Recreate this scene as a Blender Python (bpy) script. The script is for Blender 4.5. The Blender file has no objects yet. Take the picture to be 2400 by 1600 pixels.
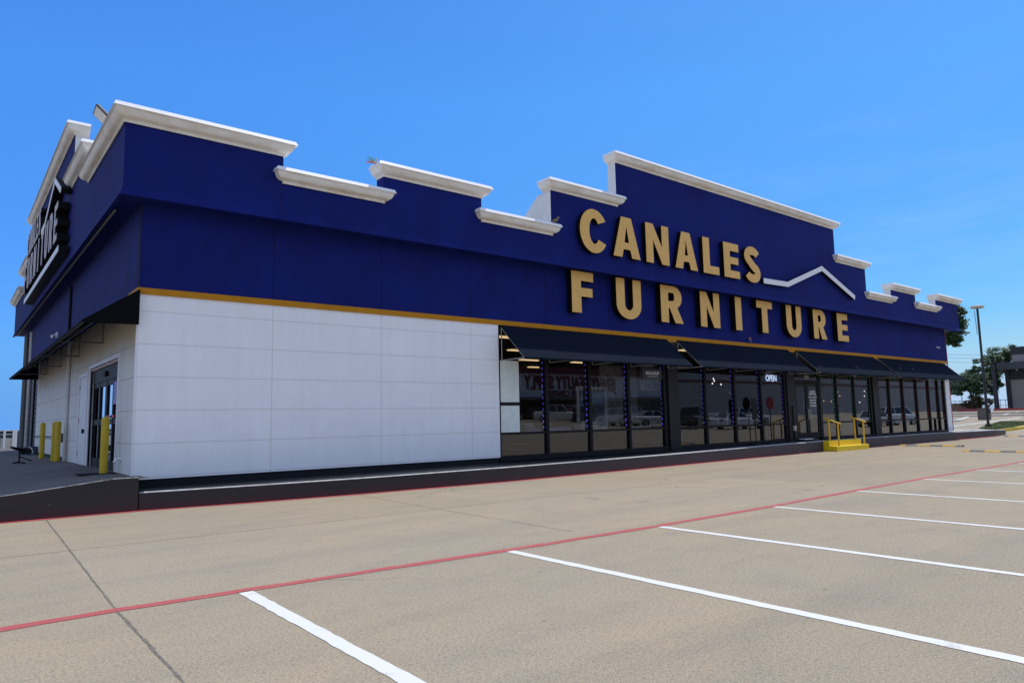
import bpy, bmesh, math, random
from mathutils import Vector, Matrix
R = math.radians
rnd = random.Random(7)
scn = bpy.context.scene
COL = scn.collection

# ------------------------------------------------------------------ helpers
def link(o, parent=None):
    COL.objects.link(o)
    if parent is not None:
        o.parent = parent
    return o

def tag(o, label=None, cat=None, group=None, kind=None):
    if label: o['label'] = label
    if cat: o['category'] = cat
    if group: o['group'] = group
    if kind: o['kind'] = kind
    return o

def thing(name, label, cat, loc=(0, 0, 0), rz=0, group=None):
    o = bpy.data.objects.new(name, None)
    o.empty_display_size = .2
    o.location = loc
    o.rotation_euler = (0, 0, rz)
    link(o)
    return tag(o, label, cat, group)

class MB:
    """mesh builder; keeps a list of vertices, faces and material slots"""
    def __init__(s):
        s.v = []; s.f = []; s.m = []
    def quad(s, a, b, c, d, m=0):
        n = len(s.v); s.v += [tuple(a), tuple(b), tuple(c), tuple(d)]; s.f.append((n, n+1, n+2, n+3)); s.m.append(m)
    def poly(s, pts, m=0):
        n = len(s.v); s.v += [tuple(p) for p in pts]; s.f.append(tuple(range(n, n+len(pts)))); s.m.append(m)
    def box(s, x0, x1, y0, y1, z0, z1, m=0):
        n = len(s.v)
        s.v += [(x0,y0,z0),(x1,y0,z0),(x1,y1,z0),(x0,y1,z0),(x0,y0,z1),(x1,y0,z1),(x1,y1,z1),(x0,y1,z1)]
        for f in ((0,3,2,1),(4,5,6,7),(0,1,5,4),(1,2,6,5),(2,3,7,6),(3,0,4,7)):
            s.f.append(tuple(n+i for i in f)); s.m.append(m)
        return s
    def cbox(s, c, sz, m=0):
        return s.box(c[0]-sz[0]/2, c[0]+sz[0]/2, c[1]-sz[1]/2, c[1]+sz[1]/2, c[2]-sz[2]/2, c[2]+sz[2]/2, m)
    def prism(s, pts, ax, a0, a1, m=0, mcap=None):
        """extrude a 2-D polygon along axis ax (0,1,2) from a0 to a1"""
        def mk(p, a):
            if ax == 0: return (a, p[0], p[1])
            if ax == 1: return (p[0], a, p[1])
            return (p[0], p[1], a)
        n = len(s.v); k = len(pts)
        s.v += [mk(p, a0) for p in pts] + [mk(p, a1) for p in pts]
        s.f.append(tuple(range(n, n+k))); s.m.append(m if mcap is None else mcap)
        s.f.append(tuple(range(n+2*k-1, n+k-1, -1))); s.m.append(m if mcap is None else mcap)
        for i in range(k):
            j = (i+1) % k
            s.f.append((n+i, n+k+i, n+k+j, n+j)); s.m.append(m)
        return s
    def tube(s, pts, r, seg=10, m=0, cap=True):
        """tube through points; r is a number or a list"""
        pts = [Vector(p) for p in pts]; k = len(pts)
        rs = r if isinstance(r, (list, tuple)) else [r]*k
        n = len(s.v)
        for i, p in enumerate(pts):
            d = (pts[min(i+1, k-1)] - pts[max(i-1, 0)]).normalized()
            a = Vector((0, 0, 1)) if abs(d.z) < .9 else Vector((1, 0, 0))
            u = d.cross(a).normalized(); w = d.cross(u)
            for j in range(seg):
                t = 2*math.pi*j/seg
                s.v.append(tuple(p + u*math.cos(t)*rs[i] + w*math.sin(t)*rs[i]))
        for i in range(k-1):
            for j in range(seg):
                a = n+i*seg+j; b = n+i*seg+(j+1) % seg
                s.f.append((a, b, b+seg, a+seg)); s.m.append(m)
        if cap:
            s.f.append(tuple(n+j for j in range(seg-1, -1, -1))); s.m.append(m)
            s.f.append(tuple(n+(k-1)*seg+j for j in range(seg))); s.m.append(m)
        return s
    def lathe(s, prof, c=(0, 0, 0), seg=20, m=0):
        """profile (r,z) revolved round z"""
        n = len(s.v); k = len(prof)
        for (r, z) in prof:
            for j in range(seg):
                t = 2*math.pi*j/seg
                s.v.append((c[0]+r*math.cos(t), c[1]+r*math.sin(t), c[2]+z))
        for i in range(k-1):
            for j in range(seg):
                a = n+i*seg+j; b = n+i*seg+(j+1) % seg
                s.f.append((a, b, b+seg, a+seg)); s.m.append(m)
        s.f.append(tuple(n+j for j in range(seg-1, -1, -1))); s.m.append(m)
        s.f.append(tuple(n+(k-1)*seg+j for j in range(seg))); s.m.append(m)
        return s
    def build(s, name, mats, parent=None, smooth=False, bevel=0, world=True):
        """link as one mesh object; coordinates are world coordinates unless world=False"""
        if not isinstance(mats, (list, tuple)): mats = [mats]
        off = Vector((0, 0, 0))
        p = parent
        while world and p is not None:
            off += p.location; p = p.parent
        me = bpy.data.meshes.new(name)
        me.from_pydata([tuple(Vector(v)-off) for v in s.v], [], s.f)
        for mm in mats: me.materials.append(mm)
        for i, pl in enumerate(me.polygons): pl.material_index = min(s.m[i], len(mats)-1)
        bm = bmesh.new(); bm.from_mesh(me)
        bmesh.ops.remove_doubles(bm, verts=bm.verts, dist=1e-5)
        bmesh.ops.recalc_face_normals(bm, faces=bm.faces)
        if bevel:
            es = [e for e in bm.edges if len(e.link_faces) == 2 and e.calc_face_angle(0) > .6]
            bmesh.ops.bevel(bm, geom=es, offset=bevel, segments=2, affect='EDGES', profile=.6)
        bm.to_mesh(me); bm.free()
        if smooth:
            for pl in me.polygons: pl.use_smooth = True
            try: me.set_sharp_from_angle(angle=R(35))
            except Exception: pass
        o = bpy.data.objects.new(name, me)
        return link(o, parent)

def own(o, label, cat, group=None):
    return tag(o, label, cat, group)

def struct(o):
    return tag(o, kind='structure')

# ------------------------------------------------------------------ materials
MATS = {}
def mat(name, color, rough=.7, metal=0, var=0, scale=3, bump=0, bscale=40, emit=None, estr=0, spec=None, coat=0):
    if name in MATS: return MATS[name]
    m = bpy.data.materials.new(name); m.use_nodes = True
    nt = m.node_tree; N = nt.nodes; L = nt.links
    b = N['Principled BSDF']
    b.inputs['Base Color'].default_value = (*color, 1)
    b.inputs['Roughness'].default_value = rough
    b.inputs['Metallic'].default_value = metal
    if spec is not None: b.inputs['Specular IOR Level'].default_value = spec
    if coat: b.inputs['Coat Weight'].default_value = coat
    if emit:
        b.inputs['Emission Color'].default_value = (*emit, 1); b.inputs['Emission Strength'].default_value = estr
    if var or bump:
        g = N.new('ShaderNodeNewGeometry')
    if var:
        nz = N.new('ShaderNodeTexNoise'); nz.inputs['Scale'].default_value = scale; nz.inputs['Detail'].default_value = 6
        nz.inputs['Roughness'].default_value = .65
        L.new(g.outputs['Position'], nz.inputs['Vector'])
        r = N.new('ShaderNodeMapRange'); r.inputs[1].default_value = .3; r.inputs[2].default_value = .7
        r.inputs[3].default_value = 1-var; r.inputs[4].default_value = 1+var
        L.new(nz.outputs['Fac'], r.inputs[0])
        mx = N.new('ShaderNodeVectorMath'); mx.operation = 'SCALE'
        mx.inputs[0].default_value = color
        L.new(r.outputs[0], mx.inputs['Scale']); L.new(mx.outputs[0], b.inputs['Base Color'])
    if bump:
        nb = N.new('ShaderNodeTexNoise'); nb.inputs['Scale'].default_value = bscale; nb.inputs['Detail'].default_value = 4
        L.new(g.outputs['Position'], nb.inputs['Vector'])
        bp = N.new('ShaderNodeBump'); bp.inputs['Strength'].default_value = bump; bp.inputs['Distance'].default_value = .02
        L.new(nb.outputs['Fac'], bp.inputs['Height']); L.new(bp.outputs[0], b.inputs['Normal'])
    MATS[name] = m
    return m

def nodes(name):
    m = bpy.data.materials.new(name); m.use_nodes = True
    MATS[name] = m
    return m, m.node_tree.nodes, m.node_tree.links, m.node_tree.nodes['Principled BSDF']

def mth(N, L, op, a, b=None, clamp=False):
    n = N.new('ShaderNodeMath'); n.operation = op; n.use_clamp = clamp
    for i, v in enumerate((a, b)):
        if v is None: continue
        if isinstance(v, (int, float)): n.inputs[i].default_value = v
        else: L.new(v, n.inputs[i])
    return n.outputs[0]

def noise(N, L, vec, scale, detail=4, rough=.6):
    n = N.new('ShaderNodeTexNoise'); n.inputs['Scale'].default_value = scale
    n.inputs['Detail'].default_value = detail; n.inputs['Roughness'].default_value = rough
    L.new(vec, n.inputs['Vector']); return n.outputs['Fac']

def mapr(N, L, v, a, b, c, d):
    n = N.new('ShaderNodeMapRange'); n.clamp = True
    for i, x in zip((1, 2, 3, 4), (a, b, c, d)): n.inputs[i].default_value = x
    L.new(v, n.inputs[0]); return n.outputs[0]

def mixc(N, L, f, a, b):
    n = N.new('ShaderNodeMix'); n.data_type = 'RGBA'
    if isinstance(f, (int, float)): n.inputs[0].default_value = f
    else: L.new(f, n.inputs[0])
    for i, v in ((6, a), (7, b)):
        if isinstance(v, tuple): n.inputs[i].default_value = (*v, 1)
        else: L.new(v, n.inputs[i])
    return n.outputs[2]

def scaled(N, L, vec, s):
    n = N.new('ShaderNodeVectorMath'); n.operation = 'MULTIPLY'; n.inputs[1].default_value = s
    L.new(vec, n.inputs[0]); return n.outputs[0]

def panel_wall(name, color, joint, ux, u0, uz, z0, jw=.018, ax=0, dirt=.06, rough=.75, streak=.04, zjoint=True, drip=None, upper_tone=None):
    """painted boards or stucco with control joints every ux along the wall and uz in height"""
    m, N, L, b = nodes(name)
    g = N.new('ShaderNodeNewGeometry'); sp = N.new('ShaderNodeSeparateXYZ'); L.new(g.outputs['Position'], sp.inputs[0])
    def line(v, u, o, w):
        a = mth(N, L, 'SUBTRACT', v, o); a = mth(N, L, 'DIVIDE', a, u); a = mth(N, L, 'FRACT', a)
        a = mth(N, L, 'SUBTRACT', a, .5); a = mth(N, L, 'ABSOLUTE', a)
        return mth(N, L, 'GREATER_THAN', a, .5-w/u/2)
    j = line(sp.outputs[ax], ux, u0, jw)
    if zjoint: j = mth(N, L, 'MAXIMUM', j, line(sp.outputs[2], uz, z0, jw))
    n1 = noise(N, L, g.outputs['Position'], .9, 5)
    n2 = noise(N, L, scaled(N, L, g.outputs['Position'], (6, 6, .35)), 1.0, 4)
    f = mth(N, L, 'ADD', mapr(N, L, n1, .3, .7, 1-dirt, 1+dirt), mapr(N, L, n2, .35, .7, streak, -streak))
    sc = N.new('ShaderNodeVectorMath'); sc.operation = 'SCALE'; sc.inputs[0].default_value = color
    L.new(f, sc.inputs['Scale'])
    col = sc.outputs[0]
    if drip:   # large faint scuffs of their own shape
        n3 = noise(N, L, scaled(N, L, g.outputs['Position'], (1.2, 1.2, .7)), 1.3, 6)
        col = mixc(N, L, mapr(N, L, n3, .56, .72, 0, .5), col, drip)
    if upper_tone:   # beige tone above a wavering line
        zz = mth(N, L, 'ADD', sp.outputs[2], mth(N, L, 'MULTIPLY', noise(N, L, g.outputs['Position'], .8, 5), .9))
        col = mixc(N, L, mapr(N, L, zz, 3.5, 4.2, 0, 1), col, upper_tone)
    col = mixc(N, L, j, col, joint)
    L.new(col, b.inputs['Base Color']); b.inputs['Roughness'].default_value = rough
    b.inputs['Specular IOR Level'].default_value = .16
    bp = N.new('ShaderNodeBump'); bp.inputs['Strength'].default_value = .35; bp.inputs['Distance'].default_value = .012
    h = mth(N, L, 'SUBTRACT', noise(N, L, g.outputs['Position'], 45, 3), mth(N, L, 'MULTIPLY', j, 2.0))
    L.new(h, bp.inputs['Height']); L.new(bp.outputs[0], b.inputs['Normal'])
    return m

M_white = panel_wall('white_board', (.84, .865, .91), (.64, .64, .63), 2.92, 3.16, .71, .57, jw=.016, dirt=.03, streak=.02)
M_white_side = panel_wall('white_block', (.70, .70, .68), (.45, .44, .42), 1.46, 16.7, .71, .57, jw=.02, ax=1, dirt=.06, streak=.05, upper_tone=(.62, .54, .41))
M_blue = panel_wall('blue_stucco', (.0040, .0112, .132), (.003, .005, .05), 2.92, 3.16, 9, 0, jw=.022, dirt=.22, streak=.05, zjoint=False, drip=(.0075, .0145, .135))
M_blue_side = panel_wall('blue_stucco_side', (.0044, .0108, .118), (.007, .008, .06), 2.6, 16.7, 9, 0, jw=.022, ax=1, dirt=.2, streak=.14, zjoint=False)
M_fascia = panel_wall('blue_fascia', (.0042, .0116, .138), (.008, .009, .07), 4.0, 2.1, 9, 0, jw=.022, dirt=.20, streak=.05, zjoint=False, drip=(.007, .0135, .15))
M_fascia_side = panel_wall('blue_fascia_side', (.0046, .0112, .125), (.008, .009, .07), 4.0, 18.2, 9, 0, jw=.02, ax=1, dirt=.18, streak=.14, zjoint=False)
M_gold = mat('gold_trim', (.47, .205, .010), .6, var=.10, scale=5, spec=.15)
M_goldletter = mat('gold_letter_face', (.76, .455, .13), .5, var=.08, scale=5, spec=.3)
M_black = mat('black_paint', (.008, .008, .009), .6, spec=.12)
M_blackmetal = mat('black_metal', (.006, .006, .007), .55, spec=.15)
M_frame = mat('window_frame', (.011, .011, .014), .5, var=.15, scale=4, spec=.15)
M_pillar = mat('pillar_paint', (.017, .016, .020), .5, var=.2, scale=2, spec=.2)
M_fabric = mat('awning_fabric', (.0095, .0140, .0260), .9, spec=.03, var=.12, scale=3, bump=.08, bscale=200)
M_steel = mat('galvanised_rod', (.42, .42, .40), .5, metal=.4, var=.2, scale=8)
M_rod_grey = mat('grey_painted_rod', (.12, .13, .13), .6)
M_whiteletter = mat('white_letter_face', (.50, .46, .47), .6)
M_whitetrim = mat('white_sign_trim', (.78, .79, .82), .5)
M_capmetal = mat('cornice_cap_metal', (.84, .85, .88), .45, var=.05, scale=6)
M_return = mat('white_parapet_return', (.72, .72, .70), .8, var=.08, scale=2.5)
M_yellow = mat('yellow_paint', (.80, .56, .008), .5, var=.14, scale=6, bump=.1, bscale=60)
M_yellow_rail = mat('yellow_rail_paint', (.72, .44, .02), .45, var=.1, scale=8)
M_red = mat('red_road_paint', (.46, .085, .085), .75, var=.16, scale=5)
M_redline = mat('red_kerb_paint', (.52, .06, .07), .7, var=.14, scale=8)
M_joint = mat('joint_filler', (.15, .132, .108), .9, var=.4, scale=14)
M_roof = mat('roof_membrane', (.4, .4, .4), .9)
M_interior = mat('shop_wall', (.26, .25, .24), .9)
M_floor_in = mat('shop_floor', (.16, .14, .12), .5)
M_ceiling = mat('shop_ceiling', (.24, .24, .24), .9)
M_lamp_strip = mat('ceiling_lamp', (.8, .8, .8), .5, emit=(1, .66, .34), estr=1.6)
M_led_violet = mat('violet_led', (.05, .03, .2), .4, emit=(.16, .09, 1), estr=.95)
M_led_green = mat('green_led', (.03, .2, .1), .4, emit=(.12, .75, .42), estr=.55)
M_led_red = mat('red_led', (.2, .03, .03), .4, emit=(.8, .14, .10), estr=.45)
M_open = mat('open_neon', (.8, .8, .9), .4, emit=(.62, .74, 1), estr=1.5)
M_lettering = mat('white_lettering', (.75, .75, .76), .6)

# ---- cornice: stained off-white plaster
def cornice_mat():
    m, N, L, b = nodes('cornice_plaster')
    g = N.new('ShaderNodeNewGeometry')
    n1 = noise(N, L, scaled(N, L, g.outputs['Position'], (1, 1, 3)), 1.2, 6, .7)
    n2 = noise(N, L, g.outputs['Position'], 14, 4)
    c = mixc(N, L, mapr(N, L, n1, .44, .68, 0, .8), (.84, .82, .76), (.66, .57, .43))
    c = mixc(N, L, mapr(N, L, n2, .5, .8, 0, .25), c, (.62, .56, .46))
    L.new(c, b.inputs['Base Color']); b.inputs['Roughness'].default_value = .85
    bp = N.new('ShaderNodeBump'); bp.inputs['Strength'].default_value = .2; bp.inputs['Distance'].default_value = .01
    L.new(noise(N, L, g.outputs['Position'], 60, 3), bp.inputs['Height']); L.new(bp.outputs[0], b.inputs['Normal'])
    return m
M_cornice = cornice_mat()

# ---- concrete of the car park: brown exposed aggregate with tyre-darkened, oily and sandy patches
def lot_mat(name, base, dark, sand, agg=1.0):
    m, N, L, b = nodes(name)
    g = N.new('ShaderNodeNewGeometry'); P = g.outputs['Position']
    big = noise(N, L, P, .22, 5, .6)
    mid = noise(N, L, scaled(N, L, P, (.8, 1.6, 1)), 1.1, 6, .7)
    fine = noise(N, L, P, 34, 3, .7)
    grit = noise(N, L, P, 90, 2, .6)
    lane = noise(N, L, scaled(N, L, P, (.05, .9, 1)), 1.0, 3, .5)
    c = mixc(N, L, mapr(N, L, big, .35, .65, 0, 1), base, sand)
    c = mixc(N, L, mapr(N, L, mid, .48, .74, 0, .5), c, dark)
    c = mixc(N, L, mapr(N, L, lane, .52, .7, 0, .35), c, dark)
    rust = noise(N, L, scaled(N, L, P, (.6, 1.5, 1)), 2.1, 5, .7)
    c = mixc(N, L, mapr(N, L, rust, .60, .74, 0, .45), c, (.40, .29, .165))
    c = mixc(N, L, mapr(N, L, fine, .46, .66, 0, .6*agg), c, (.15, .13, .11))
    c = mixc(N, L, mapr(N, L, grit, .53, .68, 0, .65*agg), c, (.62, .56, .48))
    chip = N.new('ShaderNodeTexVoronoi'); chip.inputs['Scale'].default_value = 1.3
    L.new(scaled(N, L, P, (1, 2.2, 1)), chip.inputs['Vector'])
    c = mixc(N, L, mapr(N, L, chip.outputs['Distance'], .03, .055, .6, 0), c, (.10, .09, .08))
    # hairline cracks in places, oil drips, slabs poured in slightly different tones
    wv = N.new('ShaderNodeTexNoise'); wv.inputs['Scale'].default_value = 1.4; wv.inputs['Detail'].default_value = 5; L.new(P, wv.inputs['Vector'])
    dv = N.new('ShaderNodeVectorMath'); dv.operation = 'SCALE'; dv.inputs['Scale'].default_value = .9; L.new(wv.outputs['Color'], dv.inputs[0])
    av = N.new('ShaderNodeVectorMath'); av.operation = 'ADD'; L.new(P, av.inputs[0]); L.new(dv.outputs[0], av.inputs[1])
    ck = N.new('ShaderNodeTexVoronoi'); ck.feature = 'DISTANCE_TO_EDGE'; ck.inputs['Scale'].default_value = .22; L.new(av.outputs[0], ck.inputs['Vector'])
    cm = mth(N, L, 'MULTIPLY', mapr(N, L, ck.outputs['Distance'], .0015, .004, .55, 0), mapr(N, L, noise(N, L, P, .16, 2), .52, .58, 0, 1))
    c = mixc(N, L, cm, c, (.10, .09, .075))
    oil = noise(N, L, P, .55, 6, .75)
    c = mixc(N, L, mapr(N, L, oil, .64, .74, 0, .45), c, (.13, .12, .11))
    sxy = N.new('ShaderNodeSeparateXYZ'); L.new(P, sxy.inputs[0])
    sl_ = N.new('ShaderNodeTexWhiteNoise'); sl_.noise_dimensions = '2D'; cb = N.new('ShaderNodeCombineXYZ')
    L.new(mth(N, L, 'FLOOR', mth(N, L, 'DIVIDE', mth(N, L, 'SUBTRACT', sxy.outputs[0], 1.3), 7.4)), cb.inputs[0]); L.new(mth(N, L, 'FLOOR', mth(N, L, 'DIVIDE', mth(N, L, 'SUBTRACT', sxy.outputs[1], 7.4), 3.85)), cb.inputs[1])
    L.new(cb.outputs[0], sl_.inputs['Vector'])
    tn = N.new('ShaderNodeVectorMath'); tn.operation = 'SCALE'; L.new(c, tn.inputs[0]); L.new(mapr(N, L, sl_.outputs['Value'], 0, 1, .95, 1.04), tn.inputs['Scale'])
    c = tn.outputs[0]
    L.new(c, b.inputs['Base Color'])
    b.inputs['Roughness'].default_value = .88; b.inputs['Specular IOR Level'].default_value = .25
    bp = N.new('ShaderNodeBump'); bp.inputs['Strength'].default_value = .5; bp.inputs['Distance'].default_value = .012
    L.new(mth(N, L, 'ADD', fine, mth(N, L, 'MULTIPLY', grit, .6)), bp.inputs['Height']); L.new(bp.outputs[0], b.inputs['Normal'])
    return m
M_lot = lot_mat('car_park_concrete', (.312, .264, .194), (.205, .184, .156), (.352, .283, .188))
M_drive = mat('driveway_concrete', (.115, .102, .098), .9, var=.2, scale=1.2, bump=.3, bscale=40)
M_walk = mat('black_paint_and_shade', (.013, .015, .020), .8, spec=.2, var=.3, scale=2.5, bump=.2, bscale=50)  # black paint with the building's shade put into the tone
M_nosing = mat('sunlit_kerb_edge', (.36, .36, .38), .7, var=.35, scale=5)  # paler tone painted in for the sunlit strip along the kerb
M_edge = mat('grey_wall_edge', (.16, .16, .17), .8, var=.9, scale=7)  # uneven lighter grey along the top edge of the retaining wall

def paint_line(name, color, under, wear):
    """road paint, worn through in patches"""
    m, N, L, b = nodes(name)
    g = N.new('ShaderNodeNewGeometry'); P = g.outputs['Position']
    w = mth(N, L, 'ADD', mth(N, L, 'MULTIPLY', noise(N, L, P, 3.0, 5, .7), .6), mth(N, L, 'MULTIPLY', noise(N, L, P, 40, 3, .7), .4))
    c = mixc(N, L, mapr(N, L, w, wear, wear+.09, 0, .85), color, under)
    L.new(c, b.inputs['Base Color']); b.inputs['Roughness'].default_value = .7
    return m
M_stripe = paint_line('white_road_paint', (.66, .66, .65), (.42, .37, .30), .57)
M_redstripe = paint_line('red_lane_paint', (.40, .075, .075), (.33, .20, .16), .55)

def kerb_face_mat():
    """black kerb paint flaking off an older red coat"""
    m, N, L, b = nodes('black_kerb_paint')
    g = N.new('ShaderNodeNewGeometry'); P = g.outputs['Position']
    n1 = noise(N, L, scaled(N, L, P, (.5, .5, 3)), 1.6, 6, .7)
    n2 = noise(N, L, P, 9, 5, .7)
    c = mixc(N, L, mapr(N, L, n1, .44, .64, 0, .55), (.013, .012, .016), (.034, .015, .020))
    sp = N.new('ShaderNodeSeparateXYZ'); L.new(P, sp.inputs[0])
    low = mth(N, L, 'ADD', sp.outputs[2], mth(N, L, 'MULTIPLY', noise(N, L, P, 2.5, 5), .22))
    c = mixc(N, L, mapr(N, L, low, .30, .10, 0, .8), c, (.045, .012, .018))
    c = mixc(N, L, mapr(N, L, sp.outputs[0], 9, 20, 0, .55), c, (.060, .045, .056))
    c = mixc(N, L, mapr(N, L, n2, .66, .74, 0, .5), c, (.17, .155, .15))
    L.new(c, b.inputs['Base Color']); b.inputs['Roughness'].default_value = .6
    bp = N.new('ShaderNodeBump'); bp.inputs['Strength'].default_value = .3; bp.inputs['Distance'].default_value = .01
    L.new(n2, bp.inputs['Height']); L.new(bp.outputs[0], b.inputs['Normal'])
    return m
M_kerb = kerb_face_mat()

def glass_mat():
    """tinted double glazing: the room shows through, the street reflects in it"""
    m, N, L, b = nodes('shop_glass')
    N.remove(b)
    out = N['Material Output']
    tr = N.new('ShaderNodeBsdfTransparent'); tr.inputs[0].default_value = (.48, .51, .53, 1)
    gl = N.new('ShaderNodeBsdfGlossy'); gl.inputs['Roughness'].default_value = .004; gl.inputs[0].default_value = (.95, .97, 1, 1)
    g = N.new('ShaderNodeNewGeometry')
    dt = N.new('ShaderNodeVectorMath'); dt.operation = 'DOT_PRODUCT'
    L.new(g.outputs['Incoming'], dt.inputs[0]); L.new(g.outputs['Normal'], dt.inputs[1])
    c = mth(N, L, 'ABSOLUTE', dt.outputs['Value'])
    c = mth(N, L, 'POWER', mth(N, L, 'SUBTRACT', 1.0, c, True), 5.0)      # Schlick, two panes
    f = mth(N, L, 'MULTIPLY', mth(N, L, 'ADD', mth(N, L, 'MULTIPLY', c, .96), .04), 2.3, True)
    wav = noise(N, L, scaled(N, L, g.outputs['Position'], (.55, .55, .9)), 1.0, 1, .4)
    bp = N.new('ShaderNodeBump'); bp.inputs['Strength'].default_value = .022; bp.inputs['Distance'].default_value = .06
    L.new(wav, bp.inputs['Height']); L.new(bp.outputs[0], gl.inputs['Normal'])
    mx = N.new('ShaderNodeMixShader'); L.new(f, mx.inputs[0]); L.new(tr.outputs[0], mx.inputs[1]); L.new(gl.outputs[0], mx.inputs[2])
    L.new(mx.outputs[0], out.inputs['Surface'])
    return m
M_glass = glass_mat()

def leaf_mat(name, dark, light):
    m, N, L, b = nodes(name)
    g = N.new('ShaderNodeNewGeometry')
    c = mixc(N, L, g.outputs['Random Per Island'], dark, light)
    n = noise(N, L, g.outputs['Position'], .6, 3)
    c = mixc(N, L, mapr(N, L, n, .4, .65, 0, .5), c, light)
    L.new(c, b.inputs['Base Color']); b.inputs['Roughness'].default_value = .6
    b.inputs['Transmission Weight'].default_value = 0
    return m
M_leaf_a = leaf_mat('oak_leaf', (.022, .058, .024), (.070, .135, .050))
M_leaf_b = leaf_mat('dry_tip_leaf', (.028, .064, .025), (.095, .145, .055))
M_leaf_c = leaf_mat('shrub_leaf', (.05, .05, .02), (.11, .085, .04))
M_bark = mat('bark', (.045, .034, .026), .9, var=.3, scale=6, bump=.5, bscale=20)

# ------------------------------------------------------------------ camera
F_PX, PITCH, YAW, ROLL, EYE = 1654.0, R(6.407), R(51.134), R(-1.194), 1.6
fw = Vector((math.cos(YAW), math.sin(YAW), 0)); rt = Vector((math.sin(YAW), -math.cos(YAW), 0)); up = Vector((0, 0, 1))
Fv = fw*math.cos(PITCH)+up*math.sin(PITCH); Uv = up*math.cos(PITCH)-fw*math.sin(PITCH)
Rv, Uv = rt*math.cos(ROLL)+Uv*math.sin(ROLL), Uv*math.cos(ROLL)-rt*math.sin(ROLL)
cam = bpy.data.cameras.new('camera'); cam.sensor_width = 36; cam.lens = F_PX/2400*36
cam.clip_start = .1; cam.clip_end = 3000
co = bpy.data.objects.new('camera', cam)
mw = Matrix.Identity(4)
for i in range(3):
    mw[i][0] = Rv[i]; mw[i][1] = Uv[i]; mw[i][2] = -Fv[i]
mw[0][3], mw[1][3], mw[2][3] = 0, 0, EYE
co.matrix_world = mw
link(co); scn.camera = co

# ------------------------------------------------------------------ sun, sky
TX, TY = .45, .014                    # the sun stands over the facade plane, to the right
sdir = Vector((TX, TY, 1)).normalized()
SUN_EL = math.asin(sdir.z); SUN_AZ = math.atan2(sdir.x, sdir.y)
sl = bpy.data.lights.new('sun', 'SUN'); sl.energy = 3.5; sl.angle = R(.53); sl.color = (1, .95, .855)
so = bpy.data.objects.new('sun', sl); so.rotation_euler = sdir.to_track_quat('Z', 'Y').to_euler(); so.location = (0, 0, 40); link(so)
w = bpy.data.worlds.new('World'); scn.world = w; w.use_nodes = True
N, L = w.node_tree.nodes, w.node_tree.links
bg = N['Background']; bg.inputs['Strength'].default_value = .15
sky = N.new('ShaderNodeTexSky'); sky.sky_type = 'NISHITA'; sky.sun_disc = False
sky.sun_elevation = SUN_EL; sky.sun_rotation = SUN_AZ
sky.altitude = 150; sky.air_density = 1.0; sky.dust_density = .6; sky.ozone_density = 3.0
hs = N.new('ShaderNodeHueSaturation'); hs.inputs['Saturation'].default_value = 1.28; hs.inputs['Hue'].default_value = .503
L.new(sky.outputs[0], hs.inputs['Color'])
tc = N.new('ShaderNodeTexCoord')
# faint cirrus
cv = scaled(N, L, tc.outputs['Generated'], (2.2, 2.2, 11))
cn = noise(N, L, cv, 1.6, 7, .62)
spz = N.new('ShaderNodeSeparateXYZ'); L.new(tc.outputs['Generated'], spz.inputs[0])
band = mth(N, L, 'MULTIPLY', mapr(N, L, spz.outputs[2], .02, .14, 0, 1), mapr(N, L, spz.outputs[2], .22, .42, 1, 0))
cf = mth(N, L, 'MULTIPLY', mth(N, L, 'MULTIPLY', mapr(N, L, cn, .5, .78, 0, .16), band), mapr(N, L, spz.outputs[0], .5, .85, 0, 1))
lowt = mixc(N, L, mapr(N, L, spz.outputs[0], 0, .92, 0, 1), (.23, .60, 1.30), (.50, .80, 1.0))
hit = mixc(N, L, mapr(N, L, spz.outputs[0], 0, .92, 0, 1), (1.0, 1.5, 1.85), (.88, 1.38, 1.55))
tint = mixc(N, L, mapr(N, L, spz.outputs[2], .0, .42, 0, 1), lowt, hit)
tm = N.new('ShaderNodeVectorMath'); tm.operation = 'MULTIPLY'; L.new(hs.outputs[0], tm.inputs[0]); L.new(tint, tm.inputs[1])
t2 = N.new('ShaderNodeVectorMath'); t2.operation = 'SCALE'; t2.inputs['Scale'].default_value = .767; L.new(tm.outputs[0], t2.inputs[0])
skc = mixc(N, L, cf, t2.outputs[0], (4.2, 5.2, 6.4))
hzc = mixc(N, L, mapr(N, L, spz.outputs[0], 0, .9, 0, 1), (.75, 2.4, 5.9), (3.1, 4.3, 6.0))
skc = mixc(N, L, mapr(N, L, spz.outputs[2], .12, .01, 0, 1), skc, hzc)
# a bright milky veil added in unseen sky behind, left and overhead to brighten shade
vb = mth(N, L, 'MULTIPLY', mapr(N, L, spz.outputs[1], .12, -.35, 0, 1), .92)
vz = mth(N, L, 'MULTIPLY', mapr(N, L, spz.outputs[2], .60, .85, 0, 1), .8)
vl = mth(N, L, 'MULTIPLY', mapr(N, L, spz.outputs[0], -.02, -.45, 0, 1), .85)
fill_veil = mth(N, L, 'MAXIMUM', mth(N, L, 'MAXIMUM', vb, vz), vl)
fill_veil = mth(N, L, 'MULTIPLY', fill_veil, mapr(N, L, spz.outputs[2], -.02, .02, 0, 1))
skc = mixc(N, L, fill_veil, skc, (3.05, 3.8, 5.5))
L.new(skc, bg.inputs['Color'])
scn.view_settings.view_transform = 'Standard'; scn.view_settings.look = 'None'
scn.view_settings.exposure = 0; scn.view_settings.gamma = 1
scn.render.engine = 'CYCLES'
scn.cycles.max_bounces = 8; scn.cycles.transparent_max_bounces = 12
scn.cycles.sample_clamp_indirect = 6

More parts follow.
